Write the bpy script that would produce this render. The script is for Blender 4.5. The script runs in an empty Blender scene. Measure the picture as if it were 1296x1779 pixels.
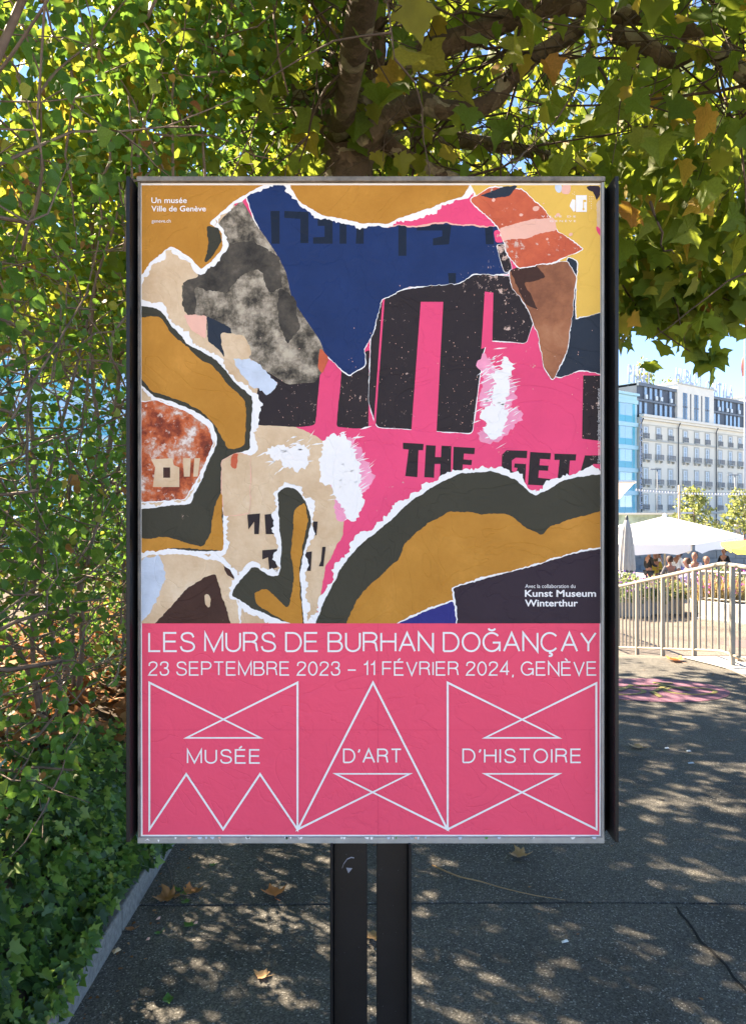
import bpy, bmesh, math, random
import numpy as np
from mathutils import Vector, Matrix, noise as mnoise

# ------------------------------------------------------------ camera, sky, sun, exposure
S = bpy.context.scene
C = S.collection
R = math.radians
SUN_EL, SUN_AZ = 41.0, -50.0                 # azimuth measured from +Y, negative = to the left
cam_d = bpy.data.cameras.new('camera')
cam_d.sensor_fit = 'HORIZONTAL'; cam_d.sensor_width = 36; cam_d.lens = 36 * 1336 / 1296
cam_d.clip_start = 0.05; cam_d.clip_end = 6000
cam = bpy.data.objects.new('camera', cam_d); C.objects.link(cam)
cam.location = (0, 0, 1.6); cam.rotation_euler = (R(90), 0, 0)
S.camera = cam
W = bpy.data.worlds.new("World"); S.world = W; W.use_nodes = True
_nt = W.node_tree
_sk = _nt.nodes.new('ShaderNodeTexSky'); _sk.sky_type = 'NISHITA'; _sk.sun_disc = False
_sk.sun_elevation = R(SUN_EL); _sk.sun_rotation = R(SUN_AZ); _sk.air_density = 0.55; _sk.dust_density = 0.0; _sk.ozone_density = 2.0
_nt.links.new(_sk.outputs[0], _nt.nodes['Background'].inputs[0]); _nt.nodes['Background'].inputs[1].default_value = 0.07
sun_d = bpy.data.lights.new('sun', 'SUN'); sun_d.energy = 5.0; sun_d.angle = R(0.55); sun_d.color = (1.0, 0.82, 0.60)
sun = bpy.data.objects.new('sun', sun_d); C.objects.link(sun)
_sv = Vector((math.sin(R(SUN_AZ)) * math.cos(R(SUN_EL)), math.cos(R(SUN_AZ)) * math.cos(R(SUN_EL)), math.sin(R(SUN_EL))))
sun.rotation_euler = _sv.to_track_quat('Z', 'Y').to_euler()
S.view_settings.view_transform = 'Standard'; S.view_settings.look = 'None'; S.view_settings.gamma = 1
S.view_settings.exposure = 2.8
S.render.engine = 'CYCLES'
S.cycles.use_denoising = True
S.cycles.max_bounces = 8; S.cycles.diffuse_bounces = 4; S.cycles.transmission_bounces = 6; S.cycles.transparent_max_bounces = 8
S.cycles.sample_clamp_indirect = 6

F = 1336.0
def at(px, py, d):
    return Vector(((px - 648) / F * d, d, 1.6 - (py - 889.5) / F * d))
def lin(c):
    return tuple((v / 255 / 12.92) if v <= 10 else ((v / 255 + 0.055) / 1.055) ** 2.4 for v in c)

# ------------------------------------------------------------ helpers
def link(o, parent=None):
    C.objects.link(o)
    if parent: o.parent = parent
    return o
def tag(o, label=None, cat=None, group=None, kind=None):
    if label: o['label'] = label
    if cat: o['category'] = cat
    if group: o['group'] = group
    if kind: o['kind'] = kind
    return o
def empty(name, loc=(0, 0, 0), rz=0, label=None, cat=None, group=None):
    o = bpy.data.objects.new(name, None); o.location = loc; o.rotation_euler = (0, 0, rz); o.empty_display_size = .1
    link(o); return tag(o, label, cat, group)
def copy_tree(o, parent=None):
    c = o.copy(); C.objects.link(c)
    if parent: c.parent = parent
    for ch in list(o.children): copy_tree(ch, c)
    return c

class MB:
    def __init__(self): self.v = []; self.f = []; self.sm = []
    def add(self, vs, fs, smooth=False):
        b = len(self.v); self.v += [tuple(p) for p in vs]
        self.f += [tuple(b + i for i in f) for f in fs]; self.sm += [smooth] * len(fs); return self
    def box(self, x0, x1, y0, y1, z0, z1):
        v = [(x0, y0, z0), (x1, y0, z0), (x1, y1, z0), (x0, y1, z0), (x0, y0, z1), (x1, y0, z1), (x1, y1, z1), (x0, y1, z1)]
        return self.add(v, [(0, 3, 2, 1), (4, 5, 6, 7), (0, 1, 5, 4), (1, 2, 6, 5), (2, 3, 7, 6), (3, 0, 4, 7)])
    def bar(self, a, b, w, h=None, n=4, smooth=False):
        return self.tube([a, b], [w / 2 * (1.4142 if n == 4 else 1)] * 2, n, smooth, rot=math.pi / 4 if n == 4 else 0)
    def tube(self, pts, rad, n=8, smooth=True, cap=True, rot=0):
        pts = [Vector(p) for p in pts]; b = []; k = len(pts)
        up = Vector((0, 0, 1))
        for i, p in enumerate(pts):
            t = (pts[min(i + 1, k - 1)] - pts[max(i - 1, 0)]).normalized()
            u = up if abs(t.dot(up)) < .95 else Vector((0, 1, 0))
            s = t.cross(u).normalized(); w = s.cross(t).normalized()
            for j in range(n):
                a = rot + 2 * math.pi * j / n
                b.append(p + (s * math.cos(a) + w * math.sin(a)) * rad[i])
        fs = [(i * n + j, i * n + (j + 1) % n, (i + 1) * n + (j + 1) % n, (i + 1) * n + j) for i in range(k - 1) for j in range(n)]
        if cap: fs += [tuple(range(n - 1, -1, -1)), tuple((k - 1) * n + j for j in range(n))]
        return self.add(b, fs, smooth)
    def lathe(self, prof, n=12, c=(0, 0, 0), smooth=True):
        vs = [(c[0] + r * math.cos(2 * math.pi * j / n), c[1] + r * math.sin(2 * math.pi * j / n), c[2] + z) for r, z in prof for j in range(n)]
        k = len(prof)
        fs = [(i * n + j, i * n + (j + 1) % n, (i + 1) * n + (j + 1) % n, (i + 1) * n + j) for i in range(k - 1) for j in range(n)]
        return self.add(vs, fs, smooth)
    def prism(self, poly, z0, z1):          # poly in xy
        n = len(poly)
        v = [(x, y, z0) for x, y in poly] + [(x, y, z1) for x, y in poly]
        return self.add(v, [tuple(range(n - 1, -1, -1)), tuple(range(n, 2 * n))] + [(i, (i + 1) % n, n + (i + 1) % n, n + i) for i in range(n)])
    def mesh(self, name, mat):
        m = bpy.data.meshes.new(name); m.from_pydata(self.v, [], self.f); m.materials.append(mat)
        if any(self.sm): m.polygons.foreach_set('use_smooth', self.sm)
        m.update(); return m
    def build(self, name, mat, parent=None, loc=None, kind=None):
        o = bpy.data.objects.new(name, self.mesh(name, mat))
        if loc is not None: o.location = loc
        link(o, parent)
        if kind: o['kind'] = kind
        return o
def bevel(o, w=.004, seg=2):
    m = o.modifiers.new('edge', 'BEVEL'); m.width = w; m.segments = seg; m.limit_method = 'ANGLE'; return o

# ------------------------------------------------------------ materials
def newmat(name):
    m = bpy.data.materials.new(name); m.use_nodes = True; nt = m.node_tree
    return m, nt, nt.nodes['Principled BSDF'], nt.nodes.new, nt.links.new
def ramp(nt, stops, interp='LINEAR'):
    r = nt.nodes.new('ShaderNodeValToRGB'); r.color_ramp.interpolation = interp
    e = r.color_ramp.elements
    while len(e) < len(stops): e.new(.5)
    for i, (p, c) in enumerate(stops): e[i].position = p; e[i].color = (*c[:3], 1)
    return r
def pbr(name, col, rough=.6, var=.12, scale=6, bump=0, bscale=60, metal=0, spec=.5, fine=0):
    m, nt, b, N, L = newmat(name)
    tc = N('ShaderNodeTexCoord')
    n = N('ShaderNodeTexNoise'); n.inputs['Scale'].default_value = scale; n.inputs['Detail'].default_value = 6; n.inputs['Roughness'].default_value = .65
    L(tc.outputs['Object'], n.inputs['Vector'])
    r = ramp(nt, [(.3, tuple(v * (1 - var) for v in col)), (.7, tuple(min(1, v * (1 + var)) for v in col))])
    L(n.outputs['Fac'], r.inputs[0]); L(r.outputs[0], b.inputs['Base Color'])
    b.inputs['Roughness'].default_value = rough; b.inputs['Metallic'].default_value = metal; b.inputs['Specular IOR Level'].default_value = spec
    if bump:
        n2 = N('ShaderNodeTexNoise'); n2.inputs['Scale'].default_value = bscale; n2.inputs['Detail'].default_value = 4
        L(tc.outputs['Object'], n2.inputs['Vector'])
        bp = N('ShaderNodeBump'); bp.inputs['Strength'].default_value = bump; bp.inputs['Distance'].default_value = .01
        L(n2.outputs['Fac'], bp.inputs['Height']); L(bp.outputs[0], b.inputs['Normal'])
    return m

def leafmat(name, stops, trans=(.30, .42, .03), tfac=.45, rough=.42, spec=.5, veins=True):
    """Leaf colour differs from leaf to leaf (random per island and per object); light shines through."""
    m, nt, b, N, L = newmat(name)
    g = N('ShaderNodeNewGeometry'); oi = N('ShaderNodeObjectInfo')
    a = N('ShaderNodeMath'); a.operation = 'ADD'; L(g.outputs['Random Per Island'], a.inputs[0]); L(oi.outputs['Random'], a.inputs[1])
    fr = N('ShaderNodeMath'); fr.operation = 'FRACT'; L(a.outputs[0], fr.inputs[0])
    r = ramp(nt, stops); L(fr.outputs[0], r.inputs[0])
    tc = N('ShaderNodeTexCoord'); n = N('ShaderNodeTexNoise'); n.inputs['Scale'].default_value = 14; n.inputs['Detail'].default_value = 3
    L(tc.outputs['Object'], n.inputs['Vector'])
    mr = N('ShaderNodeMapRange'); mr.inputs[1].default_value = .3; mr.inputs[2].default_value = .7; mr.inputs[3].default_value = .75; mr.inputs[4].default_value = 1.25
    L(n.outputs['Fac'], mr.inputs[0])
    mx = N('ShaderNodeVectorMath'); mx.operation = 'SCALE'; L(r.outputs[0], mx.inputs[0]); L(mr.outputs[0], mx.inputs['Scale'])
    L(mx.outputs[0], b.inputs['Base Color']); b.inputs['Roughness'].default_value = rough; b.inputs['Specular IOR Level'].default_value = spec
    t = N('ShaderNodeBsdfTranslucent')
    tm = N('ShaderNodeMix'); tm.data_type = 'RGBA'; tm.inputs[0].default_value = .5
    sc = N('ShaderNodeVectorMath'); sc.operation = 'SCALE'; sc.inputs['Scale'].default_value = 2.2; L(mx.outputs[0], sc.inputs[0])
    L(sc.outputs[0], tm.inputs[6]); tm.inputs[7].default_value = (*trans, 1); L(tm.outputs[2], t.inputs['Color'])
    ms = N('ShaderNodeMixShader'); ms.inputs[0].default_value = tfac
    L(b.outputs[0], ms.inputs[1]); L(t.outputs[0], ms.inputs[2]); L(ms.outputs[0], nt.nodes['Material Output'].inputs['Surface'])
    return m

G = lambda r, g, b: (r, g, b)
M = {}
M['hedge'] = leafmat('hedge_leaf', [(0, (.026, .075, .018)), (.35, (.045, .12, .02)), (.7, (.07, .16, .026)), (.9, (.12, .2, .03)), (.965, (.30, .26, .04)), (.985, (.25, .09, .03)), (1, (.2, .06, .03))], trans=(.26, .42, .035), tfac=.38, rough=.48, spec=.35)
M['plane'] = leafmat('plane_leaf', [(0, (.05, .10, .016)), (.4, (.085, .145, .02)), (.75, (.13, .17, .024)), (.93, (.19, .17, .025)), (.98, (.28, .17, .03)), (1, (.28, .11, .03))], trans=(.42, .46, .03), tfac=.5, rough=.6, spec=.3)
M['ivy'] = leafmat('ivy_leaf', [(0, (.028, .06, .022)), (.38, (.048, .10, .026)), (.6, (.08, .165, .03)), (.8, (.15, .24, .035)), (1, (.21, .28, .06))], trans=(.2, .38, .04), tfac=.25, rough=.42, spec=.38)
M['dry'] = leafmat('dry_leaf', [(0, (.16, .07, .025)), (.5, (.26, .12, .045)), (.85, (.36, .19, .08)), (1, (.42, .26, .13))], trans=(.5, .22, .07), tfac=.22, rough=.7, spec=.3)
M['far_leaf'] = leafmat('street_tree_leaf', [(0, (.13, .17, .05)), (.6, (.2, .23, .07)), (1, (.28, .28, .1))], trans=(.4, .42, .1), tfac=.35)
M['grassy'] = leafmat('ornamental_grass', [(0, (.20, .15, .06)), (.5, (.32, .24, .09)), (1, (.38, .32, .12))], trans=(.5, .4, .15), tfac=.35)
M['bush'] = leafmat('planter_leaf', [(0, (.06, .11, .05)), (.5, (.12, .17, .07)), (1, (.20, .23, .11))], trans=(.3, .36, .1), tfac=.35)
M['petal_pink'] = pbr('pink_petal', (.62, .12, .42), .6, .3)
M['petal_purple'] = pbr('purple_petal', (.34, .12, .5), .6, .3)
M['petal_rust'] = pbr('rusty_flower', (.5, .2, .14), .7, .3)

def asphalt(name, c0, c1, fleck, flk=.09):
    m, nt, b, N, L = newmat(name)
    tc = N('ShaderNodeTexCoord')
    v = N('ShaderNodeTexVoronoi'); v.inputs['Scale'].default_value = 190; L(tc.outputs['Object'], v.inputs['Vector'])
    n = N('ShaderNodeTexNoise'); n.inputs['Scale'].default_value = 2.3; n.inputs['Detail'].default_value = 8; n.inputs['Roughness'].default_value = .7
    L(tc.outputs['Object'], n.inputs['Vector'])
    nf = N('ShaderNodeTexNoise'); nf.inputs['Scale'].default_value = 70; nf.inputs['Detail'].default_value = 5; nf.inputs['Roughness'].default_value = .8
    L(tc.outputs['Object'], nf.inputs['Vector'])
    r1 = ramp(nt, [(.3, c0), (.72, c1)]); L(n.outputs['Fac'], r1.inputs[0])
    sep = N('ShaderNodeSeparateColor'); L(v.outputs['Color'], sep.inputs[0])
    r2 = ramp(nt, [(0, (.5, .5, .5)), (.55, (.95, .95, .95)), (1, (1.5, 1.5, 1.5))]); L(sep.outputs[1], r2.inputs[0])
    mul = N('ShaderNodeMix'); mul.data_type = 'RGBA'; mul.blend_type = 'MULTIPLY'; mul.inputs[0].default_value = 1
    st = N('ShaderNodeTexNoise'); st.inputs['Scale'].default_value = .9; st.inputs['Detail'].default_value = 4; st.inputs['Distortion'].default_value = 1.2; L(tc.outputs['Object'], st.inputs['Vector'])
    sr = ramp(nt, [(.38, (.72, .72, .72)), (.5, (1, 1, 1)), (.64, (1.16, 1.14, 1.1))]); L(st.outputs['Fac'], sr.inputs[0])
    m0 = N('ShaderNodeMix'); m0.data_type = 'RGBA'; m0.blend_type = 'MULTIPLY'; m0.inputs[0].default_value = 1; L(r1.outputs[0], m0.inputs[6]); L(sr.outputs[0], m0.inputs[7])
    L(m0.outputs[2], mul.inputs[6]); L(r2.outputs[0], mul.inputs[7])
    gt = N('ShaderNodeMath'); gt.operation = 'GREATER_THAN'; gt.inputs[1].default_value = 1 - flk; L(sep.outputs[0], gt.inputs[0])
    mix = N('ShaderNodeMix'); mix.data_type = 'RGBA'; L(gt.outputs[0], mix.inputs[0]); L(mul.outputs[2], mix.inputs[6]); mix.inputs[7].default_value = (*fleck, 1)
    L(mix.outputs[2], b.inputs['Base Color']); b.inputs['Roughness'].default_value = .85; b.inputs['Specular IOR Level'].default_value = .35
    ad = N('ShaderNodeMath'); ad.operation = 'ADD'; L(nf.outputs['Fac'], ad.inputs[0]); L(sep.outputs[2], ad.inputs[1])
    bp = N('ShaderNodeBump'); bp.inputs['Strength'].default_value = .75; bp.inputs['Distance'].default_value = .006
    L(ad.outputs[0], bp.inputs['Height']); L(bp.outputs[0], b.inputs['Normal'])
    return m
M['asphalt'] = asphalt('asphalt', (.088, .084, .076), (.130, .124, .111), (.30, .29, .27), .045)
M['asphalt_far'] = asphalt('sun_toned_asphalt', (.14, .12, .10), (.19, .162, .135), (.26, .24, .22))  # paler, warmer copy of the asphalt with sunlight put into its colour
M['concrete'] = pbr('pale_concrete', (.42, .41, .39), .85, .15, 5, .3, 60)
M['granite'] = pbr('granite_kerb', (.20, .195, .185), .8, .35, 40, .5, 90)
M['soil'] = pbr('bed_soil', (.07, .048, .03), .95, .5, 8, .8, 30)
M['terrace'] = pbr('terrace_paving', (.3, .29, .27), .9, .12, 3)
M['quay'] = pbr('quay_stone', (.16, .19, .21), .9, .2, 1.5)
M['galv'] = pbr('galvanised_steel', (.34, .34, .32), .55, .18, 25, .12, 200, metal=.25)
M['galv_dirty'] = pbr('weathered_steel', (.19, .17, .145), .7, .55, 18, .25, 160, metal=.15)
M['black_steel'] = pbr('black_painted_steel', (.006, .006, .0068), .45, .3, 14, .02, 220, spec=.35)
M['board'] = pbr('panel_board', (.3, .3, .3), .8)
M['rail'] = pbr('painted_railing', (.29, .265, .225), .5, .1, 10, metal=.1)
M['bark'] = None
def bark():
    m, nt, b, N, L = newmat('plane_bark')
    tc = N('ShaderNodeTexCoord')
    v = N('ShaderNodeTexVoronoi'); v.inputs['Scale'].default_value = 11; v.inputs['Randomness'].default_value = 1
    n0 = N('ShaderNodeTexNoise'); n0.inputs['Scale'].default_value = 9; n0.inputs['Detail'].default_value = 4
    L(tc.outputs['Object'], n0.inputs['Vector'])
    ad = N('ShaderNodeVectorMath'); ad.operation = 'ADD'; sc = N('ShaderNodeVectorMath'); sc.operation = 'SCALE'; sc.inputs['Scale'].default_value = .13
    L(n0.outputs['Color'], sc.inputs[0]); L(sc.outputs[0], ad.inputs[0]); L(tc.outputs['Object'], ad.inputs[1]); L(ad.outputs[0], v.inputs['Vector'])
    sep = N('ShaderNodeSeparateColor'); L(v.outputs['Color'], sep.inputs[0])
    r = ramp(nt, [(0, (.10, .068, .046)), (.45, (.15, .105, .07)), (.74, (.2, .15, .105)), (.86, (.30, .255, .18)), (1, (.42, .37, .26))], 'CONSTANT'); L(sep.outputs[0], r.inputs[0])
    n = N('ShaderNodeTexNoise'); n.inputs['Scale'].default_value = 22; n.inputs['Detail'].default_value = 6; L(tc.outputs['Object'], n.inputs['Vector'])
    mr = N('ShaderNodeMapRange'); mr.inputs[3].default_value = .55; mr.inputs[4].default_value = 1.35; L(n.outputs['Fac'], mr.inputs[0])
    mu = N('ShaderNodeVectorMath'); mu.operation = 'SCALE'; L(r.outputs[0], mu.inputs[0]); L(mr.outputs[0], mu.inputs['Scale'])
    L(mu.outputs[0], b.inputs['Base Color']); b.inputs['Roughness'].default_value = .9
    a2 = N('ShaderNodeMath'); a2.operation = 'MULTIPLY_ADD'; a2.inputs[1].default_value = .6; L(sep.outputs[0], a2.inputs[0]); L(n.outputs['Fac'], a2.inputs[2])
    bp = N('ShaderNodeBump'); bp.inputs['Strength'].default_value = 1.0; bp.inputs['Distance'].default_value = .035; L(a2.outputs[0], bp.inputs['Height']); L(bp.outputs[0], b.inputs['Normal'])
    return m
M['bark'] = bark()
M['twig'] = pbr('hedge_bark', (.17, .12, .09), .8, .35, 14, .4, 60)
M['twig_dark'] = pbr('twig_bark', (.07, .045, .03), .8, .3, 14)

# ------------------------------------------------------------ ground
def sheet(name, poly, z, mat, thick=None, kind='structure'):
    mb = MB()
    if thick: mb.prism(poly, z - thick, z)
    else: mb.add([(x, y, z) for x, y in poly], [tuple(range(len(poly)))])
    return mb.build(name, mat, kind=kind)
rnd = random.Random(5)
sheet('ground', [(-3000, -200), (3000, -200), (3000, 5000), (-3000, 5000)], -3.2, M['terrace'])
sheet('bounce_ground', [(-60, -90), (60, -90), (60, -3.2), (-60, -3.2)], .012, pbr('bounce_ground_paving', (.50, .46, .40), .9, .08, 2), .4)  # unseen pale ground added behind the camera to bounce sunlight onto the poster
sheet('terrace', [(-30, 17.6), (60, 17.6), (60, 62), (-30, 62)], -1.9, M['terrace'], 1.2)
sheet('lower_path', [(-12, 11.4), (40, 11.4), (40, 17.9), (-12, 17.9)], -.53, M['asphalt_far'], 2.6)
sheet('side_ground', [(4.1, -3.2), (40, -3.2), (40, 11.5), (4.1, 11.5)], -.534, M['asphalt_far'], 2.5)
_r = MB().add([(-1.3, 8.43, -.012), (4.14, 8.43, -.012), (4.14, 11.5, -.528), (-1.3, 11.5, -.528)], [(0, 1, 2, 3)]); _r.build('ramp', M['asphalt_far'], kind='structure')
# asphalt in two lays with a real open joint between them, on a dark base
sheet('path_base', [(-1.3, -3.2), (3.62, -3.2), (3.62, 8.42), (-1.3, 8.42)], -.022, M['soil'], 2.2)
_ye = []
for i in range(60):
    x = -1.0 + 4.6 * i / 59
    _ye.append((x, 3.135 + .01 * math.sin(x * 2.1) + .006 * mnoise.noise(Vector((x * 7, 0, 0)))))
near = [(3.6, -3.2), (-1.0, -3.2)][::-1] + [(x, y - .005 - .003 * rnd.random()) for x, y in _ye][::-1]
far = [(x, y + .004 + .003 * rnd.random()) for x, y in _ye] + [(3.6, 8.43), (-1.0, 8.43)]
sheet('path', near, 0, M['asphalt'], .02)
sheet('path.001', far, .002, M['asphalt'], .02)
# side kerb of pale concrete under the railing
mb = MB()
mb.add([(3.36, 8.425, .014), (3.52, 8.0, .014), (3.6, 7.75, .014), (3.62, -3.2, .014), (4.12, -3.2, .014), (4.12, 8.425, .014)], [(0, 1, 2, 3, 4, 5)])
mb.build('kerb', M['concrete'], kind='structure')

# the crack running away from the joint
pts = [at(1175, 1576, 3.11)]
for px, py in [(1183, 1590), (1196, 1604), (1208, 1622), (1216, 1637), (1232, 1650), (1246, 1664), (1262, 1680), (1274, 1700), (1290, 1716), (1312, 1740)]:
    d = 1.6 * F / (py - 889.5); pts.append(at(px, py, d))
mb = MB(); vs = []
for i, p in enumerate(pts):
    w = .0035 + .003 * rnd.random(); vs += [(p.x - w, p.y, .0025), (p.x + w, p.y + .002, .0025)]
mb.add(vs, [(2 * i, 2 * i + 1, 2 * i + 3, 2 * i + 2) for i in range(len(pts) - 1)])
M['crackm'] = pbr('crack_dirt', (.012, .011, .01), 1)
mb.build('pavement_crack', M['crackm'], kind='structure')

# painted round bicycle marking
def gmark(name, polys, z, mat, parent=None):
    mb = MB()
    for p in polys: mb.add([(x, y, z) for x, y in p], [tuple(range(len(p)))])
    return mb.build(name, mat, parent)
def worn(name, col, hi=.62):
    m, nt, b, N, L = newmat(name)
    tc = N('ShaderNodeTexCoord'); n = N('ShaderNodeTexNoise'); n.inputs['Scale'].default_value = 60; n.inputs['Detail'].default_value = 6; n.inputs['Roughness'].default_value = .8
    L(tc.outputs['Object'], n.inputs['Vector'])
    r = ramp(nt, [(.36, (.07, .06, .065)), (hi, col)]); L(n.outputs['Fac'], r.inputs[0]); L(r.outputs[0], b.inputs['Base Color']); b.inputs['Roughness'].default_value = .8
    return m
M['mark_pink'] = worn('pink_road_paint', (.20, .085, .135), .5)
M['mark_yellow'] = worn('yellow_road_paint', (.26, .23, .06), .48)
mk = empty('bicycle_marking', (0, 0, 0), 0, 'round pink painted marking with a yellow bicycle on the shaded asphalt', 'road marking')
cx, cy, rx, ry = 2.52, 6.9, .65, .46
gmark('painted_disc', [[(cx + rx * math.cos(a * math.pi / 24), cy + ry * math.sin(a * math.pi / 24)) for a in range(48)]], .006, M['mark_pink'], mk)
def ringq(x, y, ax, ay, w, n=28):
    out = []
    for i in range(n):
        a, b2 = 2 * math.pi * i / n, 2 * math.pi * (i + 1) / n
        out.append([(x + (ax - w) * math.cos(a), y + (ay - w * .75) * math.sin(a)), (x + ax * math.cos(a), y + ay * math.sin(a)), (x + ax * math.cos(b2), y + ay * math.sin(b2)), (x + (ax - w) * math.cos(b2), y + (ay - w * .75) * math.sin(b2))])
    return out
def lineq(x0, y0, x1, y1, w):
    d = Vector((x1 - x0, y1 - y0)).normalized(); n = Vector((-d.y, d.x)) * w / 2
    return [(x0 - n.x, y0 - n.y), (x1 - n.x, y1 - n.y), (x1 + n.x, y1 + n.y), (x0 + n.x, y0 + n.y)]
gmark('bicycle_wheel', ringq(cx + .3, cy - .06, .24, .155, .045), .0095, M['mark_yellow'], mk); gmark('bicycle_wheel', ringq(cx - .33, cy - .06, .24, .155, .045), .0095, M['mark_yellow'], mk)
gmark('bicycle_symbol', [lineq(cx - .33, cy - .06, cx - .14, cy + .16, .045), lineq(cx - .12, cy + .14, cx + .16, cy + .12, .04), lineq(cx + .3, cy - .06, cx + .12, cy + .22, .045), lineq(cx - .02, cy - .08, cx + .13, cy + .1, .045), lineq(cx + .08, cy + .25, cx + .26, cy + .23, .04), lineq(cx - .05, cy - .3, cx - .05, cy - .08, .05)], .0125, M['mark_yellow'], mk)

# granite kerb stones along the bed
mb_n = 0
kerb = empty('kerb_row', (0, 0, 0)); kerb['kind'] = 'structure'
for i in range(15):
    y0 = -2.1 + i * 1.0 + .03
    o = MB().box(-1.06 + rnd.uniform(-.003, .003), -.952, y0 + .004, y0 + .992, -.2, .095 + rnd.uniform(-.004, .004)).build('kerb_stone', M['granite'], kerb)
    bevel(o, .008, 2)
# planted bed: bank rising behind the kerb
def bank(x):
    u = -1.03 - x
    return .06 + .40 * (1 - math.exp(-max(0, u) * 4.2)) + .02 * u
mb = MB(); nx, ny = 40, 60
xs = [-1.03 - 8 * (i / nx) ** 2.2 for i in range(nx + 1)]; ys = [-3 + 16.5 * j / ny for j in range(ny + 1)]
vs = [(x, y, bank(x) + (.05 * mnoise.noise(Vector((x * 2.3, y * 2.3, 0))) if i else 0)) for j, y in enumerate(ys) for i, x in enumerate(xs)]
mb.add(vs, [(j * (nx + 1) + i, j * (nx + 1) + i + 1, (j + 1) * (nx + 1) + i + 1, (j + 1) * (nx + 1) + i) for j in range(ny) for i in range(nx)], True)
mb.build('planting_bed', M['soil'], kind='structure')

# ------------------------------------------------------------ leaf scattering (numpy, one mesh per crown)
def fan(outline, centre, zf):
    pts = [centre] + outline; n = len(outline)
    v = np.array([(x, y, zf(x, y)) for x, y in pts])
    t = [(0, 1 + i, 1 + (i + 1) % n) for i in range(n)]
    return v, np.array(t)
def mirror(half):
    return half + [(-x, y) for x, y in half[-2:0:-1]]
LF = {}
LF['plane'] = fan(mirror([(0, 0), (.16, -.10), (.38, -.10), (.34, .05), (.46, .08), (.66, .34), (.47, .36), (.36, .44), (.30, .62), (.15, .72), (0, 1.0)]), (0, .28), lambda x, y: .22 * abs(x) - .18 * y * y + .04 * math.sin(9 * x))
LF['plane_b'] = fan(mirror([(0, .02), (.2, -.06), (.44, .02), (.36, .14), (.58, .30), (.40, .40), (.34, .52), (.17, .66), (0, .95)]), (0, .28), lambda x, y: -.28 * abs(x) + .25 * (y - .4) ** 2)
LF['ovate'] = fan(mirror([(0, 0), (.20, .02), (.36, .16), (.42, .36), (.34, .60), (.15, .84), (0, 1)]), (0, .42), lambda x, y: .30 * abs(x) - .16 * y * y)
LF['ovate_b'] = fan(mirror([(0, .04), (.24, -.02), (.42, .14), (.46, .36), (.34, .58), (.13, .78), (0, .95)]), (0, .38), lambda x, y: .26 * x - .3 * x * x + .14 * (y - .4) ** 2)
LF['ivy'] = fan(mirror([(0, .06), (.22, -.06), (.44, .06), (.34, .22), (.52, .42), (.26, .46), (0, .92)]), (0, .3), lambda x, y: .2 * abs(x) - .12 * y)
LF['blade'] = (np.array([(-.02, 0, 0), (.02, 0, 0), (.015, .6, .05), (0, 1, .22), (-.015, .6, .05)]), np.array([(0, 1, 2), (0, 2, 4), (4, 2, 3)]))
def frames(tip, nrm):
    t = tip / np.linalg.norm(tip, axis=1, keepdims=True)
    x = np.cross(t, nrm); x /= np.linalg.norm(x, axis=1, keepdims=True) + 1e-9
    z = np.cross(x, t)
    return np.stack([x, t, z], axis=1)          # rows: images of local x, y, z
def scatter(name, shapes, P, FR, size, mat, parent=None, kind=None, rng=None, widthvar=.25):
    rng = rng or np.random.default_rng(1)
    n = len(P); which = rng.integers(0, len(shapes), n)
    V = []; T = []; base = 0
    for k, s in enumerate(shapes):
        idx = np.nonzero(which == k)[0]
        if not len(idx): continue
        sv, st = LF[s]
        loc = np.repeat(sv[None], len(idx), 0).copy()
        loc[:, :, 2] *= rng.uniform(-.4, 2.2, (len(idx), 1)); loc[:, :, 0] *= rng.uniform(1 - widthvar, 1 + widthvar * .4, (len(idx), 1))
        w = np.einsum('nvi,nij->nvj', loc * size[idx][:, None, None], FR[idx]) + P[idx][:, None, :]
        V.append(w.reshape(-1, 3))
        T.append((st[None] + (base + np.arange(len(idx)) * len(sv))[:, None, None]).reshape(-1, 3)); base += len(idx) * len(sv)
    V = np.concatenate(V).astype(np.float32); T = np.concatenate(T).astype(np.int32)
    m = bpy.data.meshes.new(name); m.vertices.add(len(V)); m.vertices.foreach_set('co', V.ravel())
    m.loops.add(T.size); m.loops.foreach_set('vertex_index', T.ravel())
    m.polygons.add(len(T)); m.polygons.foreach_set('loop_start', np.arange(0, T.size, 3, dtype=np.int32))
    m.update(calc_edges=True); m.materials.append(mat)
    o = bpy.data.objects.new(name, m); link(o, parent)
    if kind: o['kind'] = kind
    return o
_leafmesh = {}
def leafobj(name, shape, p, fr, size, mat, parent=None, k=1.0):
    key = (shape, mat.name, round(k, 1))
    if key not in _leafmesh:
        sv, st = LF[shape]; sv = sv.copy(); sv[:, 2] *= k
        me = bpy.data.meshes.new('leaf_' + shape); me.from_pydata(sv.tolist(), [], st.tolist()); me.materials.append(mat); me.update(); _leafmesh[key] = me
    o = bpy.data.objects.new(name, _leafmesh[key])
    mt = Matrix([[fr[c][r] * size for c in range(3)] + [p[r]] for r in range(3)] + [[0, 0, 0, 1]])
    o.matrix_world = mt; link(o, parent); return o
def nearest_split(P, FR, size, n, keep=None):
    px = 648 + F * P[:, 0] / np.maximum(P[:, 1], .05); py = 889.5 - F * (P[:, 2] - 1.6) / np.maximum(P[:, 1], .05)
    vis = (P[:, 1] > .3) & (px > 5) & (px < 1290) & (py > 5) & (py < 1775)
    vis &= ~((px > 225) & (px < 1070) & (py > 310) & (py < 1460) & (P[:, 1] > 1.5))
    if keep is not None: vis &= keep(px, py, P)
    score = np.where(vis, size / np.maximum(P[:, 1], .1), 0)
    idx = np.argsort(-score)[:n]; mask = np.zeros(len(P), bool); mask[idx] = True
    return mask
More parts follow.
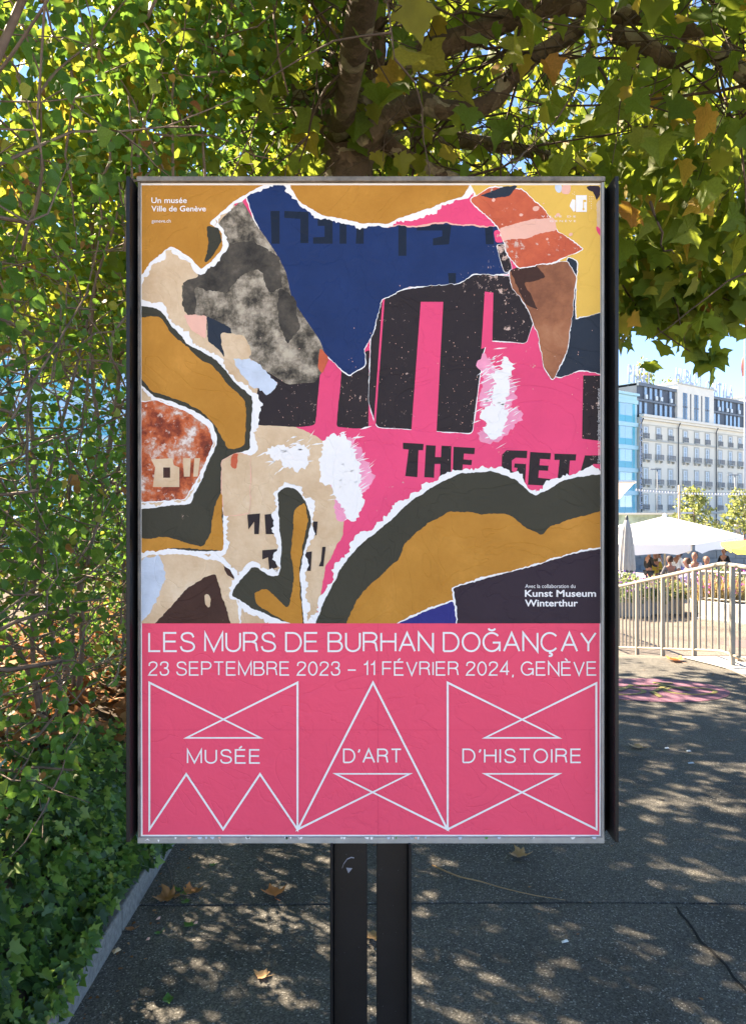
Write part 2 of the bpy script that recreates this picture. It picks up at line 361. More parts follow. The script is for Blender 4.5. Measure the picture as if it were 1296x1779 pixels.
def pnoise(P, f, seed=0):
    r = np.random.default_rng(seed); out = np.zeros(len(P))
    for k in range(10):
        d = r.normal(size=3); d /= np.linalg.norm(d); ff = f * r.uniform(.6, 1.7)
        out += np.sin(P @ d * ff * 2 * math.pi + r.uniform(0, 6.28))
    return out / 3.2

# ------------------------------------------------------------ hedge
hedge = empty('hedge', (-1.7, 5, .4), 0, 'tall loose green hedge of small heart-shaped leaves and bare twigs left of the poster', 'hedge')
hedge.location = (0, 0, 0)
rg = np.random.default_rng(11)
def face_x(y, z):
    return -1.06 + np.clip(.56 * (z - 2.15), 0, 1.02) - .10 * np.clip(1.1 - z, 0, 1)
N0 = 330000
P = np.stack([rg.uniform(-3.2, .15, N0), 1.0 + 11.5 * rg.uniform(0, 1, N0) ** 1.15, rg.uniform(.45, 5.4, N0)], 1)
fx = face_x(P[:, 1], P[:, 2])
lump = .13 * pnoise(P * [0, 1, 1], .9, 3)
k = (P[:, 0] < fx + lump) & (P[:, 0] > fx - 1.25 - .75 * (P[:, 2] < 2.3))
cl = pnoise(P, 1.5, 4) + .5 * pnoise(P, 4, 5)
thin = .75 * np.exp(-((P[:, 2] - 2.35) / .42) ** 2)       # the hedge is open at this height
k &= cl > -.62 + .62 * thin
k &= rg.uniform(0, 1, N0) > .5 * thin
k &= (P[:, 2] > .62) | (rg.uniform(0, 1, N0) > .75)
k &= ~((P[:, 1] > 9.5) & (P[:, 2] > 3.6))
k &= ~((P[:, 2] < 1.15) & (P[:, 1] > 2.7) & (P[:, 1] < 6) & (rg.uniform(0, 1, N0) > .28))
P = P[k]; fx = fx[k]
n = len(P)
tip = rg.normal(0, 1, (n, 3)) * [.8, .8, .6] + [.15, -.15, -.55]
nrm = rg.normal(0, 1, (n, 3)) + [.5, -.5, .8]
FR = frames(tip, nrm); size = (.023 + .034 * rg.beta(1.6, 2.2, n)) * np.where(rg.uniform(0, 1, n) > .95, 1.35, 1)
mask = nearest_split(P, FR, size, 300)
scatter('foliage', ['ovate', 'ovate_b'], P[~mask], FR[~mask], size[~mask], M['hedge'], hedge, 'stuff', rg)
for i in np.nonzero(mask)[0]:
    leafobj('leaf', ['ovate', 'ovate_b'][i % 2], P[i], FR[i], float(size[i]), M['hedge'], hedge, [.6, 1.3, 2.0][i % 3])
# stems and branching
def wander(p, d, length, steps, rr, jit, grav=0.0, r=rnd):
    pts = [Vector(p)]; d = Vector(d).normalized()
    for s in range(steps):
        d = (d + Vector((r.gauss(0, jit), r.gauss(0, jit), r.gauss(0, jit) + grav))).normalized()
        pts.append(pts[-1] + d * length / steps)
    return pts
tw = MB(); ntw = 0
for s in range(13):
    y = 1.6 + s * .78 + rnd.uniform(-.2, .2); x = -1.75 + rnd.uniform(-.35, .25)
    for q in range(3):
        pts = wander((x + rnd.uniform(-.08, .08), y + rnd.uniform(-.1, .1), bank(x) - .05), (rnd.uniform(-.15, .35), rnd.uniform(-.55, .25), 1), rnd.uniform(3.2, 4.4), 12, .02, .10)
        r0 = rnd.uniform(.012, .026)
        pts = [Vector((min(v.x, face_x(v.y, v.z) - .12), v.y, v.z)) for v in pts]
        MB().tube(pts, [r0 * (1 - .7 * i / 12) for i in range(13)], 6).build('stem', M['twig'], hedge)
        for b_ in range(15):
            i = rnd.randint(1, 11); a = pts[i]
            p2 = wander(a, (rnd.uniform(-.5, 1.0), rnd.uniform(-1, .8), rnd.uniform(-.1, .7)), rnd.uniform(.6, 1.5), 7, .01, .17)
            rr = r0 * rnd.uniform(.22, .5)
            p2 = [v for v in p2 if v.x < face_x(v.y, v.z) + .12] or [a, a + Vector((0, 0, .1))]
            if len(p2) > 1: tw.tube(p2, [rr * (1 - .75 * j / 7) for j in range(len(p2))], 4)
            for c_ in range(4):
                if len(p2) < 3: break
                a2 = p2[rnd.randint(1, len(p2) - 1)]
                p3 = wander(a2, (rnd.uniform(-.6, 1), rnd.uniform(-1, 1), rnd.uniform(-.5, .6)), rnd.uniform(.2, .6), 4, .005, .25)
                p3 = [v for v in p3 if v.x < face_x(v.y, v.z) + .14]
                if len(p3) > 1: tw.tube(p3, [.0038 * (1 - .6 * j / 4) for j in range(len(p3))], 3, cap=False)
for q in range(330):
    y = rnd.uniform(1.6, 8.5); z = rnd.uniform(.8, 4.6); x = face_x(y, z) - rnd.uniform(.02, .35)
    p2 = wander((x, y, z), (rnd.gauss(.05, .25), rnd.gauss(-.5, .8), rnd.gauss(.35, .6)), rnd.uniform(.4, 1.2), 8, 0, .16)
    p2 = [v for v in p2 if v.x < face_x(v.y, v.z) + .1]
    if len(p2) > 2: tw.tube(p2, [rnd.uniform(.0035, .0075) * (1 - .6 * j / 8) for j in range(len(p2))], 4)
tw.build('twigs', M['twig'], hedge, kind='stuff')
# a few pale bare twigs standing out in front, as in the photo
for px0, py0, px1, py1, d in [(120, 100, 130, 420, 2.75), (0, 70, 60, 190, 2.6), (60, 60, 45, 62, 2.7), (35, 345, 110, 290, 2.7), (200, 230, 150, 520, 3.0), (0, 640, 245, 560, 3.0), (90, 770, 250, 700, 3.1), (0, 560, 220, 640, 2.9), (150, 640, 120, 860, 3.1), (40, 1290, 170, 1180, 3.0), (215, 540, 150, 760, 3.3)]:
    a, b = at(px0, py0, d), at(px1, py1, d + .15)
    pts = [a.lerp(b, t / 6) + Vector((rnd.gauss(0, .012), rnd.gauss(0, .02), rnd.gauss(0, .012))) for t in range(7)]
    MB().tube(pts, [.0062 - .0006 * t for t in range(7)], 5).build('branch', M['twig'], hedge)

# ------------------------------------------------------------ ivy ground cover and leaf litter
rg = np.random.default_rng(21)
n = 27000
x = -.955 - np.abs(rg.normal(0, .42, n)) * 1.0; y = rg.uniform(1.2, 8.6, n) ** 1.0
bz = np.array([bank(v) for v in x])
P = np.stack([x, y, bz + rg.uniform(.0, .17, n) * np.clip((-1.0 - x) * 3.2, .35, 1.0) + .045 * (x > -1.05) + .05 * np.sin(y * 5 + x * 7)], 1)
edge = .06 * pnoise(P * [0, 1, 0], .8, 9)
keep = P[:, 0] < -.985 + edge * .6
# thinner where brown litter shows
lit = np.exp(-(((P[:, 0] + 1.55) / .35) ** 2 + ((P[:, 1] - 4.4) / 1.1) ** 2))
keep &= rg.uniform(0, 1, n) > lit * 1.2
keep &= pnoise(P, 1.6, 6) > -1.7
P = P[keep]; n = len(P)
tip = rg.normal(0, 1, (n, 3)) * [.7, .7, .35] + [.75, -.35, -.55]; nrm = rg.normal(0, .55, (n, 3)) + [.45, -.55, .8]
scatter('ivy', ['ivy'], P, frames(tip, nrm), rg.uniform(.028, .064, n), M['ivy'], None, 'stuff', rg)
iv = bpy.data.objects['ivy']; iv['label'] = 'dark green ivy covering the bank above the granite kerb'
n = 2600
P = np.stack([rg.uniform(-3.2, -1.3, n), rg.uniform(3.3, 9.5, n), np.zeros(n)], 1)
P[:, 2] = np.array([bank(v) for v in P[:, 0]]) + rg.uniform(.0, .07, n)
tip = rg.normal(0, 1, (n, 3)) * [1, 1, .3]; nrm = rg.normal(0, .45, (n, 3)) + [0, 0, 1]
o = scatter('leaf_litter', ['plane', 'plane_b'], P, frames(tip, nrm), rg.uniform(.06, .15, n), M['dry'], None, 'stuff', rg)
o['label'] = 'brown fallen plane leaves lying on the bed behind the ivy'

# ------------------------------------------------------------ plane tree
tree = empty('plane_tree', (0, 0, 0), 0, 'plane tree with mottled limbs and a wide leafy canopy rising behind the poster', 'tree')
TD = 4.2
def limb(name, pts, r0, r1, n=10, parent=tree):
    pts = [Vector(p) if len(p) == 3 and not isinstance(p, tuple) else at(*p) for p in pts]
    # smooth
    out = []
    for i in range(len(pts) - 1):
        p0, p1, p2, p3 = pts[max(i - 1, 0)], pts[i], pts[i + 1], pts[min(i + 2, len(pts) - 1)]
        for s in range(4):
            t = s / 4
            out.append(.5 * ((2 * p1) + (-p0 + p2) * t + (2 * p0 - 5 * p1 + 4 * p2 - p3) * t * t + (-p0 + 3 * p1 - 3 * p2 + p3) * t ** 3))
    out.append(pts[-1]); k = len(out)
    rad = [(r0 + (r1 - r0) * i / (k - 1)) * (1 + .13 * mnoise.noise(out[i] * 5)) for i in range(k)]
    mb = MB(); mb.tube(out, rad, n)
    mb.v = [tuple(Vector(v) + Vector((mnoise.noise(Vector(v) * 9), mnoise.noise(Vector(v) * 9 + Vector((5, 0, 0))), mnoise.noise(Vector(v) * 9 + Vector((0, 7, 0))))) * r0 * .16) for v in mb.v]
    mb.build(name, M['bark'], parent); return out
tx = (600 - 648) / F * TD
LIMBS = []
limb('trunk', [Vector((tx + .02, TD, -.1)), Vector((tx, TD, .5)), Vector((tx - .02, TD, 1.6)), Vector((tx, TD, 2.8)), Vector((tx + .01, TD, 3.45)), Vector((tx, TD, 3.75))], .17, .145, 16)
spec = [
    ([(598, 270, 4.2), (632, 190, 4.15), (690, 120, 4.1), (760, 80, 4.0), (830, 55, 3.95), (950, 8, 3.9), (1060, 20, 3.9), (1180, 45, 3.9), (1262, 110, 3.9), (1340, 170, 4.0)], .085, .035),
    ([(610, 290, 4.15), (655, 215, 4.0), (720, 178, 3.95), (780, 190, 3.95), (850, 180, 3.95), (885, 138, 3.95), (930, 98, 3.9), (985, 62, 3.9), (1040, 20, 3.9)], .062, .035),
    ([(590, 290, 4.2), (575, 150, 4.25), (620, 30, 4.3), (640, -120, 4.5), (700, -300, 4.9)], .075, .05),
    ([(600, 300, 4.2), (640, 160, 4.1), (652, 60, 4.0), (645, -80, 3.9), (600, -250, 3.9)], .065, .05),
    ([(610, 330, 4.3), (655, 245, 4.3), (690, 262, 4.3), (760, 300, 4.35), (850, 330, 4.4), (960, 320, 4.6)], .05, .03),
    ([(585, 300, 4.2), (540, 205, 4.2), (480, 130, 4.3), (400, 40, 4.6), (300, -80, 5.0)], .07, .04),
    ([(1068, 58, 3.9), (1118, 75, 3.85), (1165, 105, 3.85), (1210, 88, 3.9), (1255, 66, 3.9)], .045, .03),
    ([(590, 250, 4.3), (640, 200, 5.2), (700, 160, 6.5), (760, 150, 7.8)], .08, .05),
    ([(600, 250, 4.3), (760, 240, 5.2), (930, 265, 5.8), (1010, 300, 6.2), (1120, 330, 6.6)], .06, .035),
    ([(590, 230, 4.1), (620, 60, 3.2), (660, -200, 2.4), (700, -900, 1.7)], .07, .04),
    ([(1262, 110, 3.9), (1330, 160, 4.6), (1350, 260, 5.4)], .05, .03),
]
for pts, r0, r1 in spec: LIMBS.append(limb('branch', pts, r0, r1, 10))
tw = MB(); rt = random.Random(8)
for L_ in LIMBS:
    for q in range(11):
        a = L_[rt.randint(len(L_) // 4, len(L_) - 1)]
        p2 = wander(a, (rt.uniform(-1, 1), rt.uniform(-.8, 1), rt.uniform(-.45, .7)), rt.uniform(.6, 1.9), 8, 0, .22, -.03, rt)
        tw.tube(p2, [.009 * (1 - .75 * j / 8) for j in range(9)], 5)
        for c_ in range(4):
            a2 = p2[rt.randint(2, 8)]
            p3 = wander(a2, (rt.uniform(-1, 1), rt.uniform(-1, 1), rt.uniform(-.8, .3)), rt.uniform(.3, .8), 5, 0, .25, -.08, rt)
            tw.tube(p3, [.0045 * (1 - .6 * j / 5) for j in range(6)], 4, cap=False)
# thin hanging twigs at the lower right edge of the crown
for px0, py0, px1, py1, d in [(1080, 500, 1245, 640, 4.6), (1150, 420, 1190, 600, 4.4), (1296, 400, 1180, 470, 4.8), (1040, 120, 1120, 240, 3.6), (700, 95, 810, 170, 3.6), (1330, 520, 1200, 490, 4.7), (880, 110, 930, 118, 3.3), (1130, 350, 1170, 440, 3.4)]:
    a, b = at(px0, py0, d), at(px1, py1, d)
    pts = [a.lerp(b, t / 7) + Vector((0, rt.gauss(0, .02), -.05 * math.sin(math.pi * t / 7) + rt.gauss(0, .012))) for t in range(8)]
    tw.tube(pts, [.007 - .0006 * t for t in range(8)], 5)
tw.build('twigs', M['twig_dark'], tree, kind='stuff')
rg = np.random.default_rng(31)
N0 = 98000
P = np.stack([rg.uniform(-4.2, 6.4, N0), rg.uniform(-1.0, 10.6, N0), rg.uniform(2.45, 5.9, N0)], 1)
d = P[:, 1]
zb = 2.74 + .42 * np.clip(4.4 - d, 0, 3.2) + .16 * np.clip(d - 5.5, 0, 6) + .12 * pnoise(P * [1, 1, 0], .7, 7) + .25 * np.clip(P[:, 0] - 3.2, 0, 3)
zb = np.where(P[:, 0] > .26 * d, np.maximum(zb, 1.80 + .2245 * d + .16 * (P[:, 0] < .42 * d)), zb)
rad = np.sqrt(((P[:, 0] - .6) / 5.4) ** 2 + ((d - 4.6) / 6.0) ** 2)
zt = 5.9 - 1.6 * rad ** 2
k = (P[:, 2] > zb) & (P[:, 2] < zt) & (rad < 1)
cl = pnoise(P, .62, 42) + .35 * pnoise(P, 2.0, 12)
k &= cl > -.62
px = 648 + F * P[:, 0] / np.maximum(d, .1); py = 889.5 - F * (P[:, 2] - 1.6) / np.maximum(d, .1)
# the crown is thick low down and lighter inside
k &= rg.uniform(0, 1, N0) < np.clip(1.25 - .30 * (P[:, 2] - zb), .32, 1)
k &= ~((d < 3.3) & (P[:, 0] > -1.5) & (P[:, 0] < 1.0) & (rg.uniform(0, 1, N0) > .35))
# fewer leaves in front of the thick limbs
LP = np.array([[q.x, q.y, q.z] for L_ in LIMBS[:7] for q in L_]); lpx = 648 + F * LP[:, 0] / LP[:, 1]; lpy = 889.5 - F * (LP[:, 2] - 1.6) / LP[:, 1]
okl = (lpx > 500) & (lpx < 1300) & (lpy > -20) & (lpy < 320); lpx, lpy, ld = lpx[okl], lpy[okl], LP[okl, 1]
near_ = np.nonzero(k & (d < 4.3) & (d > 1) & (px > 480) & (px < 1320) & (py < 330))[0]
dist = np.hypot(px[near_][:, None] - lpx[None], py[near_][:, None] - lpy[None] - 20).min(1)
k[near_[(dist < 50) & (rg.uniform(0, 1, len(near_)) > .38)]] = False
P = P[k]
# extra clusters hanging along the lower right edge
ex = []
for (cxp, cyp, dd, cnt, sp) in [(1100, 480, 4.6, 70, .17), (1150, 505, 4.6, 50, .12), (1100, 530, 4.6, 22, .07), (1180, 520, 4.7, 50, .15), (1240, 505, 4.7, 50, .15), (1290, 480, 4.8, 60, .2), (1200, 580, 4.6, 10, .05), (1222, 604, 4.6, 6, .035), (1238, 622, 4.6, 5, .025), (1225, 548, 4.7, 20, .08), (1290, 515, 4.8, 24, .09), (1090, 450, 4.6, 60, .25), (1200, 450, 4.7, 90, .3)]:
    c = np.array(at(cxp, cyp, dd)); ex.append(c + rg.normal(0, sp, (cnt, 3)) * [1, 1.6, .7])
P = np.concatenate([P] + ex); n = len(P)
tip = rg.normal(0, 1, (n, 3)) * [.55, .55, .4] + [0, 0, -.85]; a = rg.uniform(0, 2 * math.pi, n)
nrm = np.stack([np.cos(a), np.sin(a) - .35, rg.normal(.35, .45, n)], 1)
FR = frames(tip, nrm); size = rg.uniform(.085, .165, n)
mask = nearest_split(P, FR, size, 300)
scatter('foliage', ['plane', 'plane_b'], P[~mask], FR[~mask], size[~mask], M['plane'], tree, 'stuff', rg)
for i in np.nonzero(mask)[0]:
    leafobj('leaf', ['plane', 'plane_b'][i % 2], P[i], FR[i], float(size[i]), M['plane'], tree, [.5, 1.2, 1.9][i % 3])
print('tree leaves', n)

# ------------------------------------------------------------ poster panel
PD = 1.5; K = PD / F
def X(px): return (px - 648) * K
def Z(py): return 1.6 - (py - 889.5) * K
panel = empty('poster_panel', (0, PD, 0), 0, 'large steel poster panel on two black legs carrying the pink exhibition poster', 'advertising panel')
PB = lambda: MB()
def pbox(name, px0, px1, py0, py1, y0, y1, mat, parent=panel, bw=0, **kw):
    o = MB().box(X(px0), X(px1), y0, y1, Z(py1), Z(py0)).build(name, mat, parent, **kw)
    if bw: bevel(o, bw)
    return o
pbox('backing_board', 243, 1046, 312, 1461, .0015, .03, M['board'])
# galvanised frame
pbox('frame_bar', 240, 1049, 309, 317.5, -.010, .028, M['galv_dirty'], bw=.0012)
pbox('frame_bar', 240.5, 1048.5, 1453.5, 1464, -.006, .028, M['galv'], bw=.001)
pbox('frame_bar', 241, 244.3, 317.5, 1453.5, -.006, .028, M['galv_dirty'], bw=.0008)
pbox('frame_bar', 1043.6, 1048.3, 317.5, 1453.5, -.006, .028, M['galv'], bw=.0008)
# black channels at both sides: web, small ridge and a flange that comes forward
for sgn, e0 in ((-1, 241), (1, 1048)):
    ch = MB()
    def bx(a, b, y0, y1, za, zb):
        x0, x1 = sorted((X(e0 + sgn * a), X(e0 + sgn * b))); ch.box(x0, x1, y0, y1, Z(zb), Z(za))
    fo = 12.4 if sgn < 0 else 17.4
    bx(-1, fo - 1, .022, .028, 318.5, 1451)
    bx(fo - 10.5, fo - 8.6, .014, .0221, 318.5, 1451)
    bx(fo - 6.6, fo, -.034, .0282, 318, 1451)
    o = ch.build('side_channel', M['black_steel'], panel); bevel(o, .0012, 2)
# two L-section legs
for side, (a, b, l0, l1) in enumerate([(579, 638, 574, 579), (654, 709, 709, 714.5)]):
    lg = MB()
    lg.box(X(a), X(b), .010, .017, 0, Z(1463)); lg.box(X(min(l0, l1)), X(max(l0, l1)), -.018, .0172, 0, Z(1463))
    o = lg.build('leg', M['black_steel'], panel); bevel(o, .002, 2)
    MB().box(X(a) - .03, X(b) + .03, -.04, .06, .002, .012).build('foot_plate', M['black_steel'], o)
    if side == 0: legL = o
M['scuff'] = pbr('pale_scuff', (.22, .23, .27), .7)
sc = MB()
cpts = [(594, 1513), (597, 1505), (603, 1497), (610, 1494), (615, 1495)]
for i in range(4):
    (x0, y0), (x1, y1) = cpts[i], cpts[i + 1]
    sc.add([(X(x0), .0094, Z(y0 + 1.1)), (X(x1), .0094, Z(y1 + 1.1)), (X(x1), .0094, Z(y1 - 1)), (X(x0), .0094, Z(y0 - 1))], [(0, 1, 2, 3)])
sc.add([(X(601), .0094, Z(1512)), (X(612), .0094, Z(1513)), (X(605), .0094, Z(1522))], [(0, 1, 2)])
for i in range(40):
    x0 = rnd.choice([rnd.uniform(581, 637), rnd.uniform(655, 707)]); y0 = rnd.uniform(1470, 1900); s_ = rnd.uniform(.25, .9)
    sc.add([(X(x0), .0094, Z(y0)), (X(x0 + s_), .0094, Z(y0 + s_ * .3)), (X(x0 + s_ * .6), .0094, Z(y0 - s_))], [(0, 1, 2)])
sc.build('paint_scuff', M['scuff'], legL, kind='stuff')

# the printed sheet ------------------------------------------------
SCUFF = {'black_print': .86, 'pink_print': .90, 'navy_print': .93, 'orange_print': .86, 'tan_print': .90, 'olive_print': .955, 'ink_print': .92, 'rust_print': .84, 'yellow_print': .93, 'halftone_print': .90, 'brown_print': .92, 'cream_print': .97}
def paper(name, col, mottle=.10, mscale=9, blotch=None, rough=.6):
    m, nt, b, N, L = newmat(name); col = lin(col)
    tc = N('ShaderNodeTexCoord')
    n = N('ShaderNodeTexNoise'); n.inputs['Scale'].default_value = mscale; n.inputs['Detail'].default_value = 7; n.inputs['Roughness'].default_value = .68
    L(tc.outputs['Object'], n.inputs['Vector'])
    if blotch: st = [(p, lin(c)) for p, c in blotch]
    else: st = [(.25, tuple(v * (1 - mottle) for v in col)), (.75, tuple(min(.95, v * (1 + mottle)) for v in col))]
    r = ramp(nt, st); L(n.outputs['Fac'], r.inputs[0]); L(r.outputs[0], b.inputs['Base Color'])
    if name in SCUFF:
        sn = N('ShaderNodeTexNoise'); sn.inputs['Scale'].default_value = 55; sn.inputs['Detail'].default_value = 9; sn.inputs['Roughness'].default_value = .75; L(tc.outputs['Object'], sn.inputs['Vector'])
        sb = N('ShaderNodeTexNoise'); sb.inputs['Scale'].default_value = 6; sb.inputs['Detail'].default_value = 3; L(tc.outputs['Object'], sb.inputs['Vector'])
        sa = N('ShaderNodeMath'); sa.operation = 'MULTIPLY_ADD'; sa.inputs[1].default_value = .45; L(sb.outputs['Fac'], sa.inputs[0]); L(sn.outputs['Fac'], sa.inputs[2])
        th = SCUFF[name]; sr = ramp(nt, [(th, (0, 0, 0)), (th + .03, (1, 1, 1))]); L(sa.outputs[0], sr.inputs[0])
        sm = N('ShaderNodeMix'); sm.data_type = 'RGBA'; L(sr.outputs[0], sm.inputs[0]); L(r.outputs[0], sm.inputs[6]); sm.inputs[7].default_value = (*lin((206, 176, 160)), 1); L(sm.outputs[2], b.inputs['Base Color'])
    b.inputs['Roughness'].default_value = rough; b.inputs['Specular IOR Level'].default_value = .22
    w1 = N('ShaderNodeTexNoise'); w1.inputs['Scale'].default_value = 26; w1.inputs['Detail'].default_value = 5; w1.inputs['Roughness'].default_value = .6; w1.inputs['Distortion'].default_value = .8
    w2 = N('ShaderNodeTexNoise'); w2.inputs['Scale'].default_value = 4.5; w2.inputs['Detail'].default_value = 3; w2.inputs['Distortion'].default_value = 2.5
    L(tc.outputs['Object'], w1.inputs['Vector']); L(tc.outputs['Object'], w2.inputs['Vector'])
    ab = N('ShaderNodeMath'); ab.operation = 'SUBTRACT'; ab.inputs[1].default_value = .5; L(w2.outputs['Fac'], ab.inputs[0])
    a2 = N('ShaderNodeMath'); a2.operation = 'ABSOLUTE'; L(ab.outputs[0], a2.inputs[0])
    mn = N('ShaderNodeMath'); mn.operation = 'MINIMUM'; mn.inputs[1].default_value = .012; L(a2.outputs[0], mn.inputs[0])
    s = N('ShaderNodeMath'); s.operation = 'MULTIPLY_ADD'; s.inputs[1].default_value = 18; L(mn.outputs[0], s.inputs[0]); L(w1.outputs['Fac'], s.inputs[2])
    bp = N('ShaderNodeBump'); bp.inputs['Strength'].default_value = .55; bp.inputs['Distance'].default_value = .005
    L(s.outputs[0], bp.inputs['Height']); L(bp.outputs[0], b.inputs['Normal'])
    return m
white = paper('white_print', (238, 235, 232), .03)
PK1 = paper('pink_print', (228, 74, 118), .10, 5); PK2 = paper('rose_print', (234, 80, 108), .05, 3)
OCH = paper('ochre_print', (184, 126, 44), .10, 7, [(.3, (172, 116, 36)), (.55, (186, 130, 48)), (.74, (206, 146, 62))])
OLV = paper('olive_print', (60, 58, 46), .14, 5); NAV = paper('navy_print', (26, 48, 94), .16, 14)
BLK = paper('black_print', (44, 36, 38), .12, 20); AUB = paper('aubergine_print', (50, 38, 48), .1, 8)
IND = paper('indigo_print', (44, 46, 120), .1, 8); CRM = paper('cream_print', (214, 186, 150), .1, 12, [(.3, (196, 164, 126)), (.6, (220, 194, 160)), (.8, (232, 214, 190))])
GRY = paper('halftone_print', (120, 110, 96), .5, 26, [(.38, (58, 53, 46)), (.47, (112, 103, 88)), (.55, (158, 146, 128)), (.62, (186, 174, 152))])
DGR = paper('dark_halftone_print', (60, 56, 50), .4, 24, [(.35, (44, 41, 37)), (.6, (84, 77, 67)), (.75, (120, 110, 96))])
YEL = paper('yellow_print', (224, 182, 84), .08, 5); ORG = paper('orange_print', (196, 92, 62), .2, 9, [(.3, (172, 74, 52)), (.6, (206, 102, 68)), (.78, (226, 140, 110))])
TAN = paper('tan_print', (150, 96, 66), .2, 8, [(.3, (104, 62, 44)), (.55, (160, 104, 72)), (.75, (186, 134, 98))])
INK = paper('ink_print', (40, 48, 60), .15, 10); RST = paper('rust_print', (150, 70, 40), .4, 16, [(.34, (70, 36, 28)), (.44, (140, 62, 38)), (.52, (196, 100, 56)), (.57, (190, 140, 116)), (.62, (226, 214, 204))])
BRN = paper('brown_print', (66, 42, 34), .2, 20); SAL = paper('salmon_print', (232, 180, 160), .1, 10); DNV = paper('deep_navy_print', (20, 32, 50), .15, 8)
PCH = paper('pale_blue_print', (196, 206, 220), .2, 14)
base = MB(); base.box(X(244.8), X(1043.4), -.0002, .0014, Z(1453.6), Z(317.6))
poster = base.build('poster', white, panel); poster['label'] = 'printed poster sheet with torn paper collage above rose lettering field'
LV = [2.0]
def rectclip(p, x0=246.2, x1=1042.6, y0=321.3, y1=1083):
    """clip a polygon to the printed picture (Sutherland-Hodgman)"""
    def cl(P, inside, inter):
        out = []
        for i in range(len(P)):
            a, b = P[i - 1], P[i]
            if inside(b):
                if not inside(a): out.append(inter(a, b))
                out.append(b)
            elif inside(a): out.append(inter(a, b))
        return out
    fx_ = lambda v: (lambda a, b: (v, a[1] + (b[1] - a[1]) * (v - a[0]) / (b[0] - a[0])))
    fy_ = lambda v: (lambda a, b: (a[0] + (b[0] - a[0]) * (v - a[1]) / (b[1] - a[1]), v))
    for ins, it in [(lambda q: q[0] >= x0, fx_(x0)), (lambda q: q[0] <= x1, fx_(x1)), (lambda q: q[1] >= y0, fy_(y0)), (lambda q: q[1] <= y1, fy_(y1))]:
        if p: p = cl(p, ins, it)
    return p
def flat(name, polys, mat, parent=poster, clip=True, lv=None, kind=None):
    if lv is None: LV[0] += 1; lv = LV[0]
    if 1 < len(polys) < 14 and kind is None and name.endswith(('block', 'slot')):
        for p in polys: flat(name, [p], mat, parent, clip, lv)
        return
    yy = -.0002 - lv * .000012
    mb = MB()
    for p in polys:
        if clip: p = rectclip(p)
        if len(p) < 3: continue
        ar = sum(p[i - 1][0] * p[i][1] - p[i][0] * p[i - 1][1] for i in range(len(p)))
        if ar < 0: p = p[::-1]
        from mathutils.geometry import tessellate_polygon
        vv = [Vector((X(a), yy, Z(b))) for a, b in p]
        tr = tessellate_polygon([[Vector((a, b, 0)) for a, b in p]])
        fs = []
        for t in tr:
            n_ = (vv[t[1]] - vv[t[0]]).cross(vv[t[2]] - vv[t[0]])
            fs.append(t if n_.y < 0 else t[::-1])
        mb.add(vv, fs)
    return mb.build(name, mat, parent, kind=kind)
def rough_poly(pts, step=3.2, a1=3.2, a2=1.1, f1=.035, f2=.19, seed=0.0, sx=0, sy=0):
    n = len(pts); out = []
    for i in range(n):
        a, b = Vector(pts[i]), Vector(pts[(i + 1) % n]); L_ = (b - a).length; m = max(1, int(L_ / step))
        for s in range(m): out.append(a.lerp(b, s / m))
    # soften corners
    k = len(out)
    out = [(out[i - 2] + out[i - 1] * 2 + out[i] * 3 + out[(i + 1) % k] * 2 + out[(i + 2) % k]) / 9 for i in range(k)]
    res = []
    for i in range(k):
        t = (out[(i + 1) % k] - out[i - 1]).normalized(); nn = Vector((t.y, -t.x)); p = out[i]
        d = a1 * mnoise.noise(Vector((p.x * f1, p.y * f1, seed))) + a2 * mnoise.noise(Vector((p.x * f2, p.y * f2, seed + 9)))
        res.append((p + nn * d, nn))
    return res
SEED = [0.0]
def piece(pts, mat, edge=0, ec=None, a1=3.2, a2=1.7, name='paper_patch'):
    """one torn paper shape with, if edge > 0, the white torn fringe round it"""
    SEED[0] += 3.7; r = rough_poly(pts, a1=a1, a2=a2, seed=SEED[0])
    ar = sum(r[i - 1][0].x * r[i][0].y - r[i][0].x * r[i - 1][0].y for i in range(len(r)))
    sg = 1 if ar > 0 else -1
    if edge:
        ed = []
        for p, nn in r:
            w = edge * 1.45 * (.8 + 1.0 * mnoise.noise(Vector((p.x * .045, p.y * .045, SEED[0] + 2))) + .35 * mnoise.noise(Vector((p.x * .3, p.y * .3, SEED[0] + 5))) + .3 * mnoise.noise(Vector((p.x * .9, p.y * .9, SEED[0] + 6))))
            q = p + nn * sg * max(.5, w); ed.append((q.x, q.y))
        flat('torn_edge', [ed], ec or white)
    flat(name, [[(p.x, p.y) for p, nn in r]], mat)
flat('colour_field', [[(246.2, 321.3), (1042.6, 321.3), (1042.6, 1083), (246.2, 1083)]], PK1)
flat('colour_field', [[(246.6, 1083), (1041.6, 1083), (1041, 1451), (248, 1451)]], PK2, clip=False)
sharp = dict(a1=.8, a2=.5)
